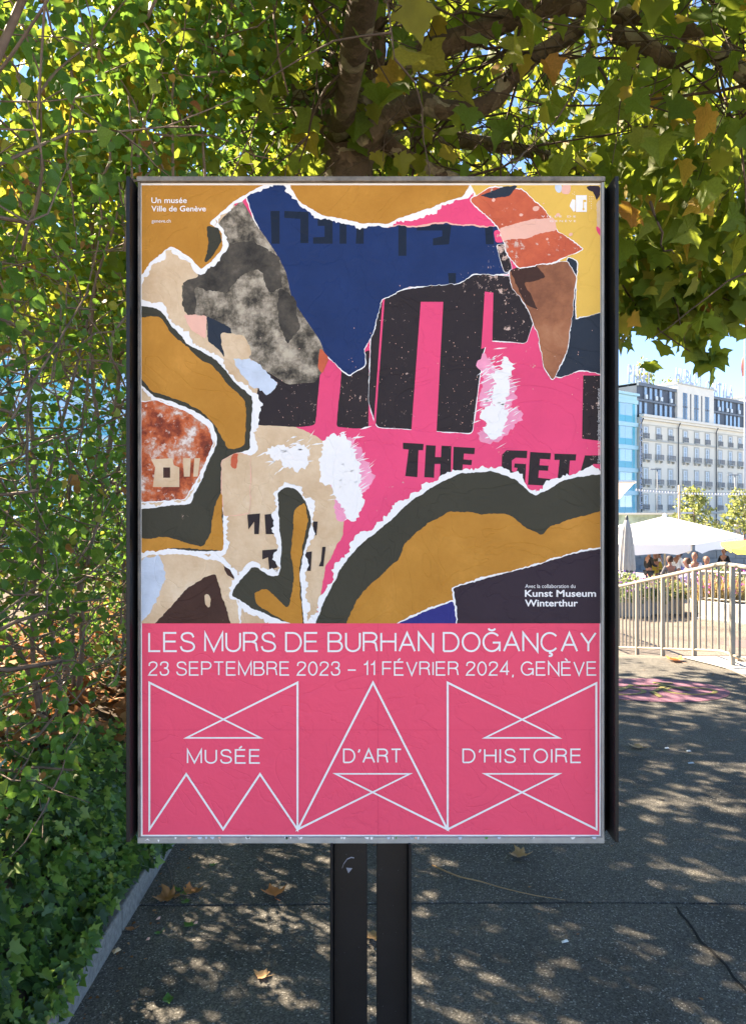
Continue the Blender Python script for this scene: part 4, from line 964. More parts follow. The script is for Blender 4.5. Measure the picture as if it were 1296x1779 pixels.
for i, (x, y, r_, h_, kd, pt, lb) in enumerate(beds):
    e = empty('planter', (0, 0, 0), 0, lb, 'planter', 'planters along the terrace edge')
    b_ = MB().box(x - r_ * .8, x + r_ * .8, y - r_ * .6, y + r_ * .6, zl, zl + .38).build('box', M['planter'], e); bevel(b_, .02)
    if kd == 'grassy':
        tuft('foliage', x, y, zl + .05, 1500, r_, .5, M['grassy'], e, ('blade',), (.35, .7), 40 + i, .22)
    else:
        tuft('foliage', x, y, zl + .3, 900, r_ * 1.15, h_ - .3, M['bush'], e, ('ovate',), (.05, .11), 40 + i)
        tuft('stems', x, y, zl + .3, 260, r_, h_ * .5, M['grassy'], e, ('blade',), (.2, .45), 60 + i, .35)
    tuft('blossoms', x, y, zl + h_ * .62, 130, r_ * 1.1, h_ * .45, M[pt], e, ('ovate',), (.04, .075), 80 + i)
# glass wind screen in front of the terrace
M['screen'], _n, _b, _N, _L = newmat('wind_screen_glass')
_b.inputs['Base Color'].default_value = (.8, .9, .88, 1); _b.inputs['Transmission Weight'].default_value = 1; _b.inputs['Roughness'].default_value = .03; _b.inputs['IOR'].default_value = 1.02; _b.inputs['Alpha'].default_value = .35
gs = empty('glass_screen', (0, 0, 0), 0, 'low glass wind screen in front of the seated people', 'glass screen')
for i in range(5):
    MB().box(6.2 + i * 1.9, 8.05 + i * 1.9, 19.5, 19.51, -1.85, -.55).build('pane', M['screen'], gs)
    MB().box(8.06 + i * 1.9, 8.10 + i * 1.9, 19.48, 19.53, -1.9, -.52).build('post', M['galv'], gs)

# ------------------------------------------------------------ parasols
M['canvas'], _n, _b, _N, _L = newmat('white_canvas')
_b.inputs['Base Color'].default_value = (.80, .80, .80, 1); _b.inputs['Roughness'].default_value = .9
_t = _N('ShaderNodeBsdfTranslucent'); _t.inputs['Color'].default_value = (.8, .74, .62, 1); _m = _N('ShaderNodeMixShader'); _m.inputs[0].default_value = .08
_L(_b.outputs[0], _m.inputs[1]); _L(_t.outputs[0], _m.inputs[2]); _L(_m.outputs[0], _n.nodes['Material Output'].inputs['Surface'])
M['canvas_grey'] = pbr('grey_beige_canvas', (.36, .35, .33), .9, .1, 8)
M['canvas_yellow'] = pbr('yellow_canvas', (.62, .42, .04), .8, .05); M['canvas_orange'] = pbr('orange_red_canvas', (.75, .14, .04), .8, .05)
M['pole'] = pbr('wooden_pole', (.42, .33, .22), .6, .15)
M['dark'] = pbr('dark_metal', (.05, .055, .06), .5, .2)
def parasol(corners, apex, ground, label, mats, val=.34, group=None):
    cen = Vector(apex); e = empty('parasol', (0, 0, 0), 0, label, 'parasol', group)
    n_ = len(corners); cs = [Vector(c) for c in corners]
    mb = MB(); vs = [cen]; rows = 5
    for k_ in range(1, rows + 1):
        t = k_ / rows
        for i in range(n_):
            for q in range(4):
                p = cs[i].lerp(cs[(i + 1) % n_], q / 4); v = cen.lerp(p, t)
                v = v + Vector((0, 0, -.05 * math.sin(math.pi * t) * (1 if q else -.4))); vs.append(v)
    m_ = n_ * 4
    fs = [(0, 1 + (j + 1) % m_, 1 + j) for j in range(m_)]
    for k_ in range(rows - 1):
        for j in range(m_): fs.append((1 + k_ * m_ + j, 1 + k_ * m_ + (j + 1) % m_, 1 + (k_ + 1) * m_ + (j + 1) % m_, 1 + (k_ + 1) * m_ + j))
    mb.add(vs, fs); cn = mb.build('canopy', mats[0], e)
    mb = MB()
    for i in range(n_):
        a, b = cs[i], cs[(i + 1) % n_]; mid = cen; ins = .02
        a2, b2 = a.lerp(b, .015), a.lerp(b, .985)
        k0 = []
        for q in range(9):
            p = a2.lerp(b2, q / 8); dz = val * (1 + .1 * math.sin(q * 1.9)) * (.62 if q in (0, 8) else 1)
            k0.append((p, p + Vector((0, 0, -dz))))
        mb.add([v for pr in k0 for v in pr], [(2 * j, 2 * j + 1, 2 * j + 3, 2 * j + 2) for j in range(8)])
    mb.build('valance', mats[1], cn)
    for c in cs: MB().bar(cen - Vector((0, 0, .12)), cen.lerp(c, .97) - Vector((0, 0, .07)), .035).build('rib', M['pole'], e)
    MB().tube([(cen.x, cen.y, ground), (cen.x, cen.y, cen.z + .05)], [.05, .045], 10).build('pole', M['pole'], e)
    MB().lathe([(.09, .0), (.11, .05), (.03, .12), (0, .14)], 10, (cen.x, cen.y, cen.z)).build('finial', M['dark'] if label.startswith('nearer') else mats[0], e)
    MB().lathe([(.45, 0), (.45, .08), (.08, .1)], 12, (cen.x, cen.y, ground)).build('base', M['dark'], e)
    return e
A0, A1 = at(1010, 946, 28), at(1203, 946, 28)
parasol([A0, A1, A1 + Vector((.55, 4.0, .1)), A0 + Vector((.0, 4.0, .1))], (9.9, 30, 1.14), -1.9, 'square white parasol whose shaded side faces the camera beside the closed one', [M['canvas'], M['canvas']], .36, 'white parasols on the terrace')
B0, B1 = at(1206, 946, 28), at(1293, 931, 34)
parasol([B0, B1, Vector((13.6, 40, .55)), Vector((9.2, 34, .45))], (12.9, 34, 1.42), -1.9, 'largest white parasol spreading across the terrace towards the right', [M['canvas'], M['canvas']], .36, 'white parasols on the terrace')
parasol([Vector((7.2, 31, .55)), Vector((11.4, 33, .62)), Vector((11.2, 37, .75)), Vector((7.2, 36, .7))], (9.2, 34.5, 1.25), -1.9, 'partly hidden white parasol rising behind the closed one', [M['canvas'], M['canvas']], .3, 'white parasols on the terrace')
y0, y1 = at(1272, 954, 24), at(1340, 960, 22.5)
parasol([y0, y1, y1 + Vector((1.8, 2.6, .1)), y0 + Vector((1.0, 3, .1))], (13.3, 24.5, .78), -1.9, 'yellow and orange parasol at the right edge of the terrace', [M['canvas_orange'], M['canvas_yellow']], .14)
# closed parasol
cp = empty('closed_parasol', (6.6, 20, 0), 0, 'closed pale grey parasol tied with a dark strap beside the open white ones', 'parasol')
mb = MB(); n_ = 36; prof = [(.02, 1.42), (.06, 1.36), (.11, 1.15), (.155, .8), (.18, .4), (.195, .12), (.17, .06), (.2, .0), (.21, -.25)]
vs = []
for k_, (r_, z) in enumerate(prof):
    for j in range(n_):
        a = 2 * math.pi * j / n_; q = r_ * (1 + .16 * math.cos(a * 9 + .3 * k_) * (1 if k_ > 1 else .2)); vs.append((q * math.cos(a), q * math.sin(a), z))
mb.add(vs, [(i * n_ + j, i * n_ + (j + 1) % n_, (i + 1) * n_ + (j + 1) % n_, (i + 1) * n_ + j) for i in range(len(prof) - 1) for j in range(n_)], True)
mb.build('canopy', M['canvas_grey'], cp)
MB().lathe([(.176, .045), (.19, .05), (.19, .085), (.176, .09)], 20).build('strap', M['dark'], cp)
MB().lathe([(.03, 1.3), (.045, 1.42), (.03, 1.5), (0, 1.52)], 10).build('finial', M['dark'], cp)
MB().tube([(0, 0, -1.9), (0, 0, 1.3)], [.035, .03], 8).build('pole', M['pole'], cp)
MB().lathe([(.4, -1.9), (.4, -1.82), (.05, -1.8)], 12).build('base', M['dark'], cp)

# ------------------------------------------------------------ people on the terrace
SK = pbr('skin', (.27, .13, .085), .6, .08)
def skinmesh(name, verts, edges, rad, mat, parent, root=0, sub=1):
    m = bpy.data.meshes.new(name); m.from_pydata([Vector(v) for v in verts], edges, [])
    o = bpy.data.objects.new(name, m); C.objects.link(o)
    o.modifiers.new('s', 'SKIN'); sl = m.skin_vertices[0].data
    for i, r_ in enumerate(rad):
        sl[i].radius = r_ if isinstance(r_, tuple) else (r_, r_)
    sl[root].use_root = True
    sb = o.modifiers.new('u', 'SUBSURF'); sb.levels = sub; sb.render_levels = sub
    me = bpy.data.meshes.new_from_object(o.evaluated_get(bpy.context.evaluated_depsgraph_get()))
    bpy.data.objects.remove(o); me.materials.clear(); me.materials.append(mat); me.polygons.foreach_set('use_smooth', [True] * len(me.polygons))
    o = bpy.data.objects.new(name, me); return link(o, parent)
def person(px, py, d, rz, pose, shirt, legs, hair, label, long_hair=False, ground=-1.9):
    p = at(px, py, d)
    hz = 1.70 if pose == 'stand' else 1.24
    g = p.z - hz
    e = empty('person', (p.x, p.y, g), rz, label, 'person')
    hip = .92 if pose == 'stand' else .48
    sh = hip + .52; V_ = []; E_ = []; R_ = []
    def v(x, y, z, r, par=None):
        V_.append((x, y, z)); R_.append(r)
        if par is not None: E_.append((par, len(V_) - 1))
        return len(V_) - 1
    pel = v(0, 0, hip, (.14, .10)); w = v(0, 0, hip + .2, (.12, .09), pel); ch = v(0, 0, sh - .08, (.15, .105), w)
    nk = v(0, .01, sh + .07, .05, ch); h1 = v(0, .03, sh + .16, (.07, .085), nk); h2 = v(0, .03, sh + .27, (.075, .09), h1)
    arm = []
    for s in (-1, 1):
        a = v(s * .18, 0, sh - .02, .05, ch)
        if pose == 'stand' and s > 0: b = v(s * .24, .06, sh - .28, .042, a); c = v(s * .16, .26, sh - .34, .033, b); dd = v(s * .14, .34, sh - .32, .03, c)
        elif pose == 'stand': b = v(s * .25, -.02, sh - .29, .042, a); c = v(s * .24, .08, sh - .52, .033, b); dd = v(s * .23, .12, sh - .61, .03, c)
        else: b = v(s * .24, .08, sh - .27, .042, a); c = v(s * .14, .30, sh - .25, .033, b); dd = v(s * .10, .38, sh - .24, .03, c)
        arm.append((a, b, c, dd))
    lg = []
    for s in (-1, 1):
        a = v(s * .09, 0, hip - .06, .085, pel)
        if pose == 'stand': b = v(s * .10, .02, hip * .52, .06, a); c = v(s * .10, -.02, .09, .042, b); f_ = v(s * .11, .14, .035, .035, c)
        else: b = v(s * .11, .42, hip - .02, .062, a); c = v(s * .11, .42, .09, .042, b); f_ = v(s * .11, .56, .035, .035, c)
        lg.append((a, b, c, f_))
    skinmesh('body', V_, E_, R_, SK, e)
    def sub(idx, edges, grow, name, mat):
        mp = {k_: i for i, k_ in enumerate(idx)}
        rr = [tuple(q + grow for q in R_[k_]) if isinstance(R_[k_], tuple) else R_[k_] + grow for k_ in idx]
        skinmesh(name, [V_[k_] for k_ in idx], [(mp[a], mp[b]) for a, b in edges], rr, mat, e)
    ms = pbr('cloth_a', tuple(q ** 1.5 for q in shirt), .85, .08); ml = pbr('cloth_b', legs, .85, .08); mh = pbr('hair_a', tuple(q * .10 for q in hair), .7, .2)
    sub([pel, w, ch] + [k_ for a in arm for k_ in a[:3]], [(pel, w), (w, ch)] + [q for a in arm for q in ((ch, a[0]), (a[0], a[1]), (a[1], a[2]))], .016, 'shirt', ms)
    sub([pel] + [k_ for a in lg for k_ in a[:3]], [q for a in lg for q in ((pel, a[0]), (a[0], a[1]), (a[1], a[2]))], .018, 'trousers', ml)
    # head: hair cap, nose, eyes
    z = sh + .25
    hb = MB().lathe([(.0, .125), (.06, .11), (.098, .06), (.108, 0), (.10, -.05), (.085, -.09 if not long_hair else -.28), (.0, -.09 if not long_hair else -.28)], 12, (0, -.012, z + .0)); hb.build('hair', mh, e)
    MB().lathe([(0, .13), (.05, .12), (.085, .07), (.093, 0), (.08, -.07), (.045, -.12), (0, -.13)], 12, (0, .035, z - .015)).build('face', SK, e)
    mb = MB()
    for s in (-1, 1): mb.box(s * .035 - .012, s * .035 + .012, .117, .126, z - .012, z + .004)
    mb.build('eyes', M['dark'], e)
    MB().box(-.012, .012, .12, .147, z - .05, z - .012).build('nose', SK, e); MB().box(-.025, .025, .108, .119, z - .082, z - .07).build('mouth', pbr('lips', (.35, .1, .09), .6), e)
    if pose != 'stand':
        c_ = empty('chair', (p.x, p.y, g), rz, 'dark chair under the ' + ' '.join(label.split()[:11]), 'chair', 'chairs on the terrace')
        MB().box(-.22, .22, -.22, .24, .40, .435).build('seat', M['dark'], c_); MB().box(-.22, .22, -.25, -.215, .45, .85).build('backrest', M['dark'], c_)
        for a in (-.2, .2):
            for b in (-.22, .22): MB().box(a - .014, a + .014, b - .014, b + .014, 0, .40).build('leg', M['dark'], c_)
    return e
person(1127, 957, 30, R(-80), 'stand', (.05, .05, .055), (.05, .05, .06), (.28, .14, .07), 'standing man in dark suit left of the parasol pole')
person(1139, 966, 31, R(150), 'sit', (.5, .42, .1), (.1, .1, .15), (.6, .45, .2), 'blond seated person in yellow between the suited man and the pole', True)
person(1146, 959, 31.5, R(60), 'stand', (.75, .77, .8), (.1, .1, .2), (.06, .04, .03), 'dark haired person in white shirt just left of the pole')
person(1164, 972, 26, R(10), 'sit', (.2, .2, .22), (.15, .15, .18), (.25, .1, .05), 'seated person in brown facing the terrace right of the pole')
person(1177, 958, 30, R(-70), 'stand', (.8, .82, .85), (.75, .78, .85), (.2, .1, .06), 'standing person all in white in the middle of the terrace')
person(1181, 961, 32, R(100), 'stand', (.4, .42, .75), (.3, .3, .4), (.3, .15, .1), 'person in pale blue shirt close behind the one in white')
person(1194, 976, 25, R(80), 'sit', (.45, .4, .6), (.2, .2, .3), (.5, .25, .12), 'small seated person with reddish hair in front of the white top')
person(1207, 966, 26, R(150), 'sit', (.82, .84, .86), (.3, .3, .32), (.05, .03, .02), 'seated dark haired person in white top')
person(1227, 973, 25, R(180), 'sit', (.35, .4, .42), (.2, .2, .2), (.35, .18, .1), 'seated person in grey seen from behind, right of the white top')
person(1258, 956, 34, R(120), 'stand', (.02, .02, .022), (.02, .02, .02), (.12, .07, .05), 'standing person dressed in black below the parasol edge')
# small cafe tables
for (px_, d_, lb_) in ((1150, 28.5, 'small white table just left of the parasol pole'), (1185, 24.5, 'small white table in front of the person all in white'), (1216, 26, 'small white table beside the seated person in white top')):
    c = at(px_, 985, d_); e = empty('cafe_table', (c.x + .5, c.y + .3, -1.9), 0, lb_, 'table', 'cafe tables')
    MB().lathe([(0, .74), (.38, .74), (.38, .71), (0, .71)], 16).build('table_top', M['white_wall'], e); MB().tube([(0, 0, .02), (0, 0, .71)], [.03, .03], 8).build('pedestal', M['dark'], e); MB().lathe([(.25, 0), (.25, .03), (0, .04)], 12).build('base', M['dark'], e)

# quay wall behind the terrace, in courses of stone
qw = empty('quay_wall', (0, 0, 0), 0, 'grey stone quay wall behind the people under the parasols', 'wall')
MB().box(-10, 48, 46.3, 47, -3.2, -.3).build('core', M['quay'], qw)
for r_ in range(4):
    for i in range(24):
        x0 = 8 + i * 1.15 + (.5 if r_ % 2 else 0)
        o = MB().box(x0, x0 + 1.12, 46.18 + rnd.uniform(0, .03), 46.3, -2.0 + r_ * .42, -2.0 + r_ * .42 + .395).build('stone', M['quay'], qw)

# ------------------------------------------------------------ the buildings across
P0 = Vector((40.6, 117.0)); u = Vector((.783, .622))
ANG = math.atan2(u.y, u.x)
def facade(name, label, cat='building', group=None):
    return empty(name, (P0.x, P0.y, 0), ANG, label, cat, group)       # local x along the facade, y inward, z up
M['cream'] = pbr('cream_render', (.74, .69, .58), .9, .06, .3)
M['cornice'] = pbr('cornice_stone', (.74, .70, .61), .9, .06, .5)
M['surround'] = pbr('window_surround', (.48, .47, .42), .9, .08, 1)
M['shut'] = pbr('pale_blue_window_frame', (.62, .68, .72), .6, .05)
M['slate'] = pbr('slate_mansard', (.06, .075, .10), .6, .2, 1)
M['mframe'] = pbr('mansard_frame', (.13, .155, .19), .6, .1)
M['iron'] = pbr('wrought_iron', (.27, .27, .27), .6, .2)
M['pipe'] = pbr('downpipe', (.06, .07, .08), .6, .2)
def glass(name, c, r_=.08):
    m, nt, b, N, L = newmat(name); b.inputs['Base Color'].default_value = (*c, 1); b.inputs['Roughness'].default_value = r_; b.inputs['Specular IOR Level'].default_value = 1; b.inputs['Coat Weight'].default_value = .6
    return m
M['pane'] = glass('window_pane', (.20, .27, .34)); M['pane_dark'] = glass('dark_window_pane', (.05, .06, .07)); M['pane_warm'] = glass('warm_window_pane', (.25, .24, .18))
M['curtain'] = pbr('white_curtain', (.5, .5, .48), .8, .1); M['cyan'] = pbr('turquoise_spandrel', (.08, .40, .52), .3, .05); M['cyan_pale'] = pbr('pale_cyan_cladding', (.40, .62, .68), .4, .04); M['glassb'] = glass('sky_toned_glass', (.30, .45, .62), .05)  # glassb: blue of the reflected sky put into the pane colour
hotel = facade('hotel_building', 'long cream hotel with iron balconies and a dark mansard roof across the water')
LEN = 56.0
MB().box(0, LEN, 0, 14, -3.2, 16.1).build('wall', M['cream'], hotel)
cn = MB(); cn.box(-.15, LEN, -.75, 0, 16.1, 16.5); cn.box(-.05, LEN, -.45, 0, 15.75, 16.1); cn.build('cornice', M['cornice'], hotel)
MB().box(0, LEN, -.16, 0, 12.55, 12.85).build('string_course', M['surround'], hotel); MB().box(0, LEN, -.3, 0, 1.3, 1.62).build('ledge', M['surround'], hotel)
MB().box(0, LEN, -.08, 0, 15.0, 15.1).build('string_course', M['surround'], hotel)
for sx_ in (.12, 10.6, 22.6, 34.2, 45.6): MB().tube([(sx_, -.22, -3), (sx_, -.22, 15.2), (sx_, -.55, 15.9)], [.09] * 3, 6).build('downpipe', M['pipe'], hotel)
def inst(mesh, name, parent, loc):
    o = bpy.data.objects.new(name, mesh); o.location = loc; return link(o, parent)
def win_meshes(w, h, key, panem):
    fr = MB(); fr.box(-w / 2 - .22, -w / 2, -.10, 0, -.05, h + .22); fr.box(w / 2, w / 2 + .22, -.10, 0, -.05, h + .22); fr.box(-w / 2, w / 2, -.10, 0, h, h + .22)
    sh_ = MB()
    for a in (-w / 2, -.045, w / 2 - .12): sh_.box(a, a + (.12 if a != -.045 else .09), -.06, -.03, 0, h)
    sh_.box(-w / 2, w / 2, -.058, -.031, h - .12, h - .002); sh_.box(-w / 2, w / 2, -.058, -.031, h * .62, h * .62 + .07)
    sh_.box(-w / 2 + .12, -w / 2 + .30, -.056, -.032, .002, h - .122); sh_.box(w / 2 - .30, w / 2 - .12, -.056, -.032, .002, h - .122)
    pn = MB(); pn.add([(-w / 2, -.02, 0), (w / 2, -.02, 0), (w / 2, -.02, h), (-w / 2, -.02, h)], [(0, 1, 2, 3)])
    return fr.mesh('surround' + key, M['surround']), sh_.mesh('frame' + key, M['shut']), pn.mesh('pane' + key, panem)
def balc_meshes(w, d_, deep):
    ir = MB()
    for t in range(11):
        x_ = -w / 2 + w * t / 10; ir.box(x_ - .02, x_ + .02, -d_, -d_ + .04, 0, .72)
    for s in (-1, 1):
        for t in range(3): ir.box(s * w / 2 - .02, s * w / 2 + .02, -d_ + .04 + d_ * t / 3, -d_ + .08 + d_ * t / 3, 0, .72)
        ir.box(s * w / 2 - .03, s * w / 2 + .03, -d_, 0, .72, .78)
    ir.box(-w / 2, w / 2, -d_ - .01, -d_ + .05, .722, .79); ir.box(-w / 2, w / 2, -d_ - .005, -d_ + .045, .3, .36)
    sl = MB(); sl.box(-w / 2 - .05, w / 2 + .05, -d_ - .06, 0, -.16, -.002)
    if deep: sl.box(-w / 2 + .1, -w / 2 + .3, -d_ + .1, 0, -.5, -.162); sl.box(w / 2 - .3, w / 2 - .1, -d_ + .1, 0, -.5, -.162)
    return ir.mesh('balcony_rail', M['iron']), sl.mesh('balcony_slab', M['surround'])
bays = []
for k_ in range(5): bays += [11.4 * k_ + q for q in (1.5, 5.05, 8.5)]
bays = [b + (0 if b < 11 else .05 if b < 23 else -.1) for b in bays if b < LEN - 1]
rows = [(12.95, 1.75, 1.1, M['pane'], .25, False), (9.75, 2.35, 1.1, M['pane'], .5, True), (5.9, 2.4, 1.1, M['pane_warm'], .5, True), (2.0, 2.2, 1.15, M['pane_dark'], .3, False)]
for ri, (z, h, w, pm, bd, dp) in enumerate(rows):
    A_, B_, D_ = win_meshes(w, h, str(ri), pm); I_, S_ = balc_meshes(w + .6 if dp else w + .35, bd, dp)
    for bi, s_ in enumerate(bays):
        wn = inst(A_, 'window', hotel, (s_, 0, z)); inst(B_, 'frame', wn, (0, 0, 0)); pn_ = inst(D_, 'pane', wn, (0, 0, 0))
        pn_.material_slots[0].link = 'OBJECT'; pn_.material_slots[0].material = [pm, M['pane'], M['pane_warm'], M['pane_dark'], pm, M['curtain']][(bi * 7 + ri * 3 + bi // 3) % 6]
        bl = inst(S_, 'balcony', hotel, (s_, 0, z - .02)); inst(I_, 'balcony_rail', bl, (0, 0, 0))
# arcade at street level
arcm = MB(); pts_ = [(.95 * math.cos(math.pi * t / 12), .95 * math.sin(math.pi * t / 12) - .6) for t in range(13)]
poly = [(-.95, -3.3)] + [(-x_, z_) for x_, z_ in pts_[::-1]][::-1] + [(.95, -3.3)]
vv = [(x_, -.03, z_) for x_, z_ in poly]; arcm.add(vv, [tuple(range(len(vv)))]); arc_mesh = arcm.mesh('arch_opening', M['pane_dark'])
rim = MB(); rim.tube([(x_, -.05, z_) for x_, z_ in poly], [.09] * len(poly), 4, False); rim_mesh = rim.mesh('arch_rim', M['surround'])
for s_ in [1.5 + 3.62 * k_ for k_ in range(15)]:
    w_ = inst(rim_mesh, 'arch', hotel, (s_, 0, 0)); inst(arc_mesh, 'pane', w_, (0, 0, 0))
# mansard with two rows of dormers between the pavilions
def mansard(a, b):
    r_ = MB(); r_.box(a, b, .55, 12, 16.5, 21.0).build('mansard', M['slate'], hotel)
    e_ = MB(); e_.box(a, b, .2, .56, 20.95, 21.35); e_.box(a, b, .3, .56, 18.65, 18.95); e_.box(a, b, .15, 12.2, 21.352, 21.42); e_.build('eaves', M['mframe'], hotel)
    n_ = int((b - a - .6) / 1.42)
    pf = MB().box(-.42, .42, -.14, 0, 0, 2.0).mesh('dormer', M['mframe']); ps = MB().add([(-.3, -.15, .15), (.3, -.15, .15), (.3, -.15, 1.85), (-.3, -.15, 1.85)], [(0, 1, 2, 3)]).mesh('dormer_pane', M['pane'])
    pl = MB().box(-.3, .3, -.35, -.17, .1, .75).mesh('dormer_panel', M['shut'])
    for k_ in range(n_):
        s_ = a + .8 + 1.42 * k_
        for z_ in (16.6, 18.98):
            if (k_ + int(z_)) % 5 == 3: continue
            d_ = inst(pf, 'dormer', hotel, (s_, .548, z_)); inst(ps, 'pane', d_, (0, 0, 0))
            if z_ > 18 and k_ % 3 != 2: inst(pl, 'panel', d_, (0, 0, 0))
mansard(0, 10.8); mansard(22.4, 34.0); mansard(45.2, LEN)
for a, b in ((10.8, 22.4), (34.0, 45.2)):
    MB().box(a, b, .1, 12, 16.5, 22.3).build('pavilion', M['cornice'], hotel); MB().box(a - .1, b + .1, 0, 12, 22.3, 22.55).build('coping', M['surround'], hotel)
    mb = MB(); mb.box(-.65, .65, -.04, 0, 0, 4.3); pv = mb.mesh('tall_window', M['pane_dark']); mb = MB()
    mb.box(-.12, .0, -.08, -.045, 0, 4.3); mb.box(-.65, .65, -.08, -.045, 1.9, 2.15); pf = mb.mesh('tall_frame', M['mframe']); rp = MB().box(-.13, .13, -.05, 0, 0, 4.3).mesh('recess', M['slate'])
    for q in (2.3, 5.8, 9.3):
        w_ = inst(pv, 'window', hotel, (a + q, .098, 16.7)); inst(pf, 'frame', w_, (0, 0, 0))
    for q in (4.05, 7.55): inst(rp, 'recess', hotel, (a + q, .098, 16.7))
# glass buildings to the left
def glassbuilding(name, label, s0, s1, top):
    e = facade(name, label); n_ = int((s1 - s0) / 3.9)
    MB().box(s0, s1, .3, 16, -3.2, top).build('core', M['cyan_pale'], e); MB().box(s0 - .1, s1 + .05, -.15, 16.2, top, top + .35).build('roof_edge', M['cyan_pale'], e)
    wm = MB().box(-.88, .88, -.02, .0, 0, 1.75).mesh('window', M['glassb']); sm = MB().box(-.88, .88, -.03, .0, 0, .95).mesh('spandrel', M['cyan']); nm = MB().box(-.3, .3, -.04, 0, 0, 2.8).mesh('side_panel', M['cyan'])
    bd = MB()
    for r_ in range(6): bd.box(s0, s1, .06, .298, 17.95 - 3.45 * r_, 18.55 - 3.45 * r_)
    bd.build('floor_band', M['cyan_pale'], e)
    for i in range(n_):
        c = s1 - .9 - 3.9 * i
        for r_ in range(6):
            z_ = 15.95 - 3.45 * r_ + .2
            inst(nm, 'side_panel', e, (c - .0, .298, z_ - 1.0)); 
            for q in (-1.35, -3.17): inst(wm, 'window', e, (c + q, .298, z_)); inst(sm, 'spandrel', e, (c + q, .298, z_ - .97))
    return e
glassbuilding('glass_building', 'turquoise glass building adjoining the cream hotel', -32, -.3, 19.2)
glassbuilding('glass_building', 'long turquoise glass building seen only in gaps of the hedge', -102, -34, 20.2)

# ------------------------------------------------------------ roof signs
M['sign_white'] = pbr('white_sign_letter', (.34, .38, .47), .5, .03); M['sign_blue'] = pbr('pale_blue_sign_letter', (.34, .42, .62), .5, .03)
def sign(txt, s0, s1, z0, z1, y_, mat, label, thickn=.35, vertical=False):
    e = facade('rooftop_sign', label, 'sign')
    if vertical: chs = [(c, (s0 + s1) / 2, z1 - (z1 - z0) * (i + .5) / len(txt)) for i, c in enumerate(txt)]
    else: chs = [(c, s0 + (s1 - s0) * (i + .5) / len(txt), (z0 + z1) / 2) for i, c in enumerate(txt)]
    for c, sx_, sz_ in chs:
        cu = bpy.data.curves.new('t', 'FONT'); cu.body = c; cu.extrude = .05; cu.offset = .015; cu.align_x = 'CENTER'; cu.resolution_u = 3
        o = bpy.data.objects.new('t', cu); C.objects.link(o); m = bpy.data.meshes.new_from_object(o.evaluated_get(bpy.context.evaluated_depsgraph_get())); bpy.data.objects.remove(o)
        co = np.empty(len(m.vertices) * 3, np.float32); m.vertices.foreach_get('co', co); co = co.reshape(-1, 3)
        if vertical: hh = (z1 - z0) / len(txt) * .86; ww = (s1 - s0)
        else: hh = (z1 - z0); ww = (s1 - s0) / len(txt) * .86
        w_ = co[:, 0].max() - co[:, 0].min(); h_ = co[:, 1].max() - co[:, 1].min()
        x_ = (co[:, 0] - co[:, 0].min()) / w_ - .5; z_ = (co[:, 1] - co[:, 1].min()) / h_ - .5
        if c == 'I': ww *= .35
        out = np.stack([sx_ + x_ * ww, y_ + co[:, 2], sz_ + z_ * hh], 1).astype(np.float32)
        m.vertices.foreach_set('co', out.ravel()); m.materials.clear(); m.materials.append(mat); m.update(); link(bpy.data.objects.new('letter', m), e)
    if not vertical:
        fr = MB(); fr.box(s0, s1, y_ + .14, y_ + .2, z0 - .12, z0 - .02); k_ = s0 + .3
        while k_ < s1: fr.box(k_ - .04, k_ + .04, y_ + .2, y_ + .28, 20.8, z1 - .3); k_ += (s1 - s0 - .6) / 4.001
        fr.build('bracket', M['sign_white'], e)
    return e
sign('FF', -6.6, -3.6, 23.4, 25.3, 2.0, M['sign_blue'], 'blue outlined letters on a white post at the left end of the roofs')
sign('PIAGET', .9, 7.2, 21.9, 24.6, 2.6, M['sign_white'], 'tall white PIAGET letters on the mansard roof')
sign('HUBLOT', 11.2, 19.6, 22.75, 25.0, .6, M['sign_blue'], 'pale blue HUBLOT letters on the hotel pavilion roof')
sign('CHATILA', 22.6, 32.0, 21.9, 24.3, 1.6, M['sign_white'], 'white CHATILA letters on the roof right of the pavilion')
sign('VANCLEEF&ARPELS', -.62, -.02, -.0 + 2.0, 16.0, -.4, M['sign_white'], 'vertical row of small white letters at the corner between glass building and hotel', vertical=True)

# ------------------------------------------------------------ street furniture and small trees in between
def street_tree(px, py_top, py_bot, d, label, n=900, w=1.5, seed=1):
    top = at(px, py_top, d); bot = at(px, py_bot, d); e = empty('street_tree', (top.x, top.y, -3.2), 0, label, 'tree', 'young trees on the quay')
    h = top.z + 3.2; g = np.random.default_rng(seed)
    MB().tube([(0, 0, 0), (.05, 0, h * .5), (0, .05, h * .92)], [.10, .07, .02], 6).build('trunk', M['twig'], e)
    br = MB()
    ends = []
    for i in range(26):
        z = h * (.35 + .6 * i / 26); a = i * 2.4; l = w * (1.15 - .75 * (i / 26)); q = Vector((math.cos(a) * l, math.sin(a) * l, z + l * .5)); br.tube([(0, 0, z), q], [.03, .01], 4); ends.append((Vector((0, 0, z)), q))
    br.build('branch', M['twig'], e)
    P_ = []
    for i in range(n):
        a, b = ends[g.integers(0, len(ends))]; v = a.lerp(b, g.uniform(.35, 1.08)); P_.append([v.x + g.normal(0, .16), v.y + g.normal(0, .16), v.z + g.normal(0, .16)])
    P_ = np.array(P_); scatter('crown', ['ovate'], P_, frames(g.normal(0, 1, (n, 3)) + [0, 0, -.4], g.normal(0, 1, (n, 3))), g.uniform(.16, .32, n), M['far_leaf'], e, 'stuff', g)
street_tree(1205, 846, 905, 62, 'pale green young tree in front of the hotel centre', 1100, 1.7, 3)
street_tree(1292, 852, 905, 62, 'pale green young tree at the right edge in front of the hotel', 1100, 1.7, 5)
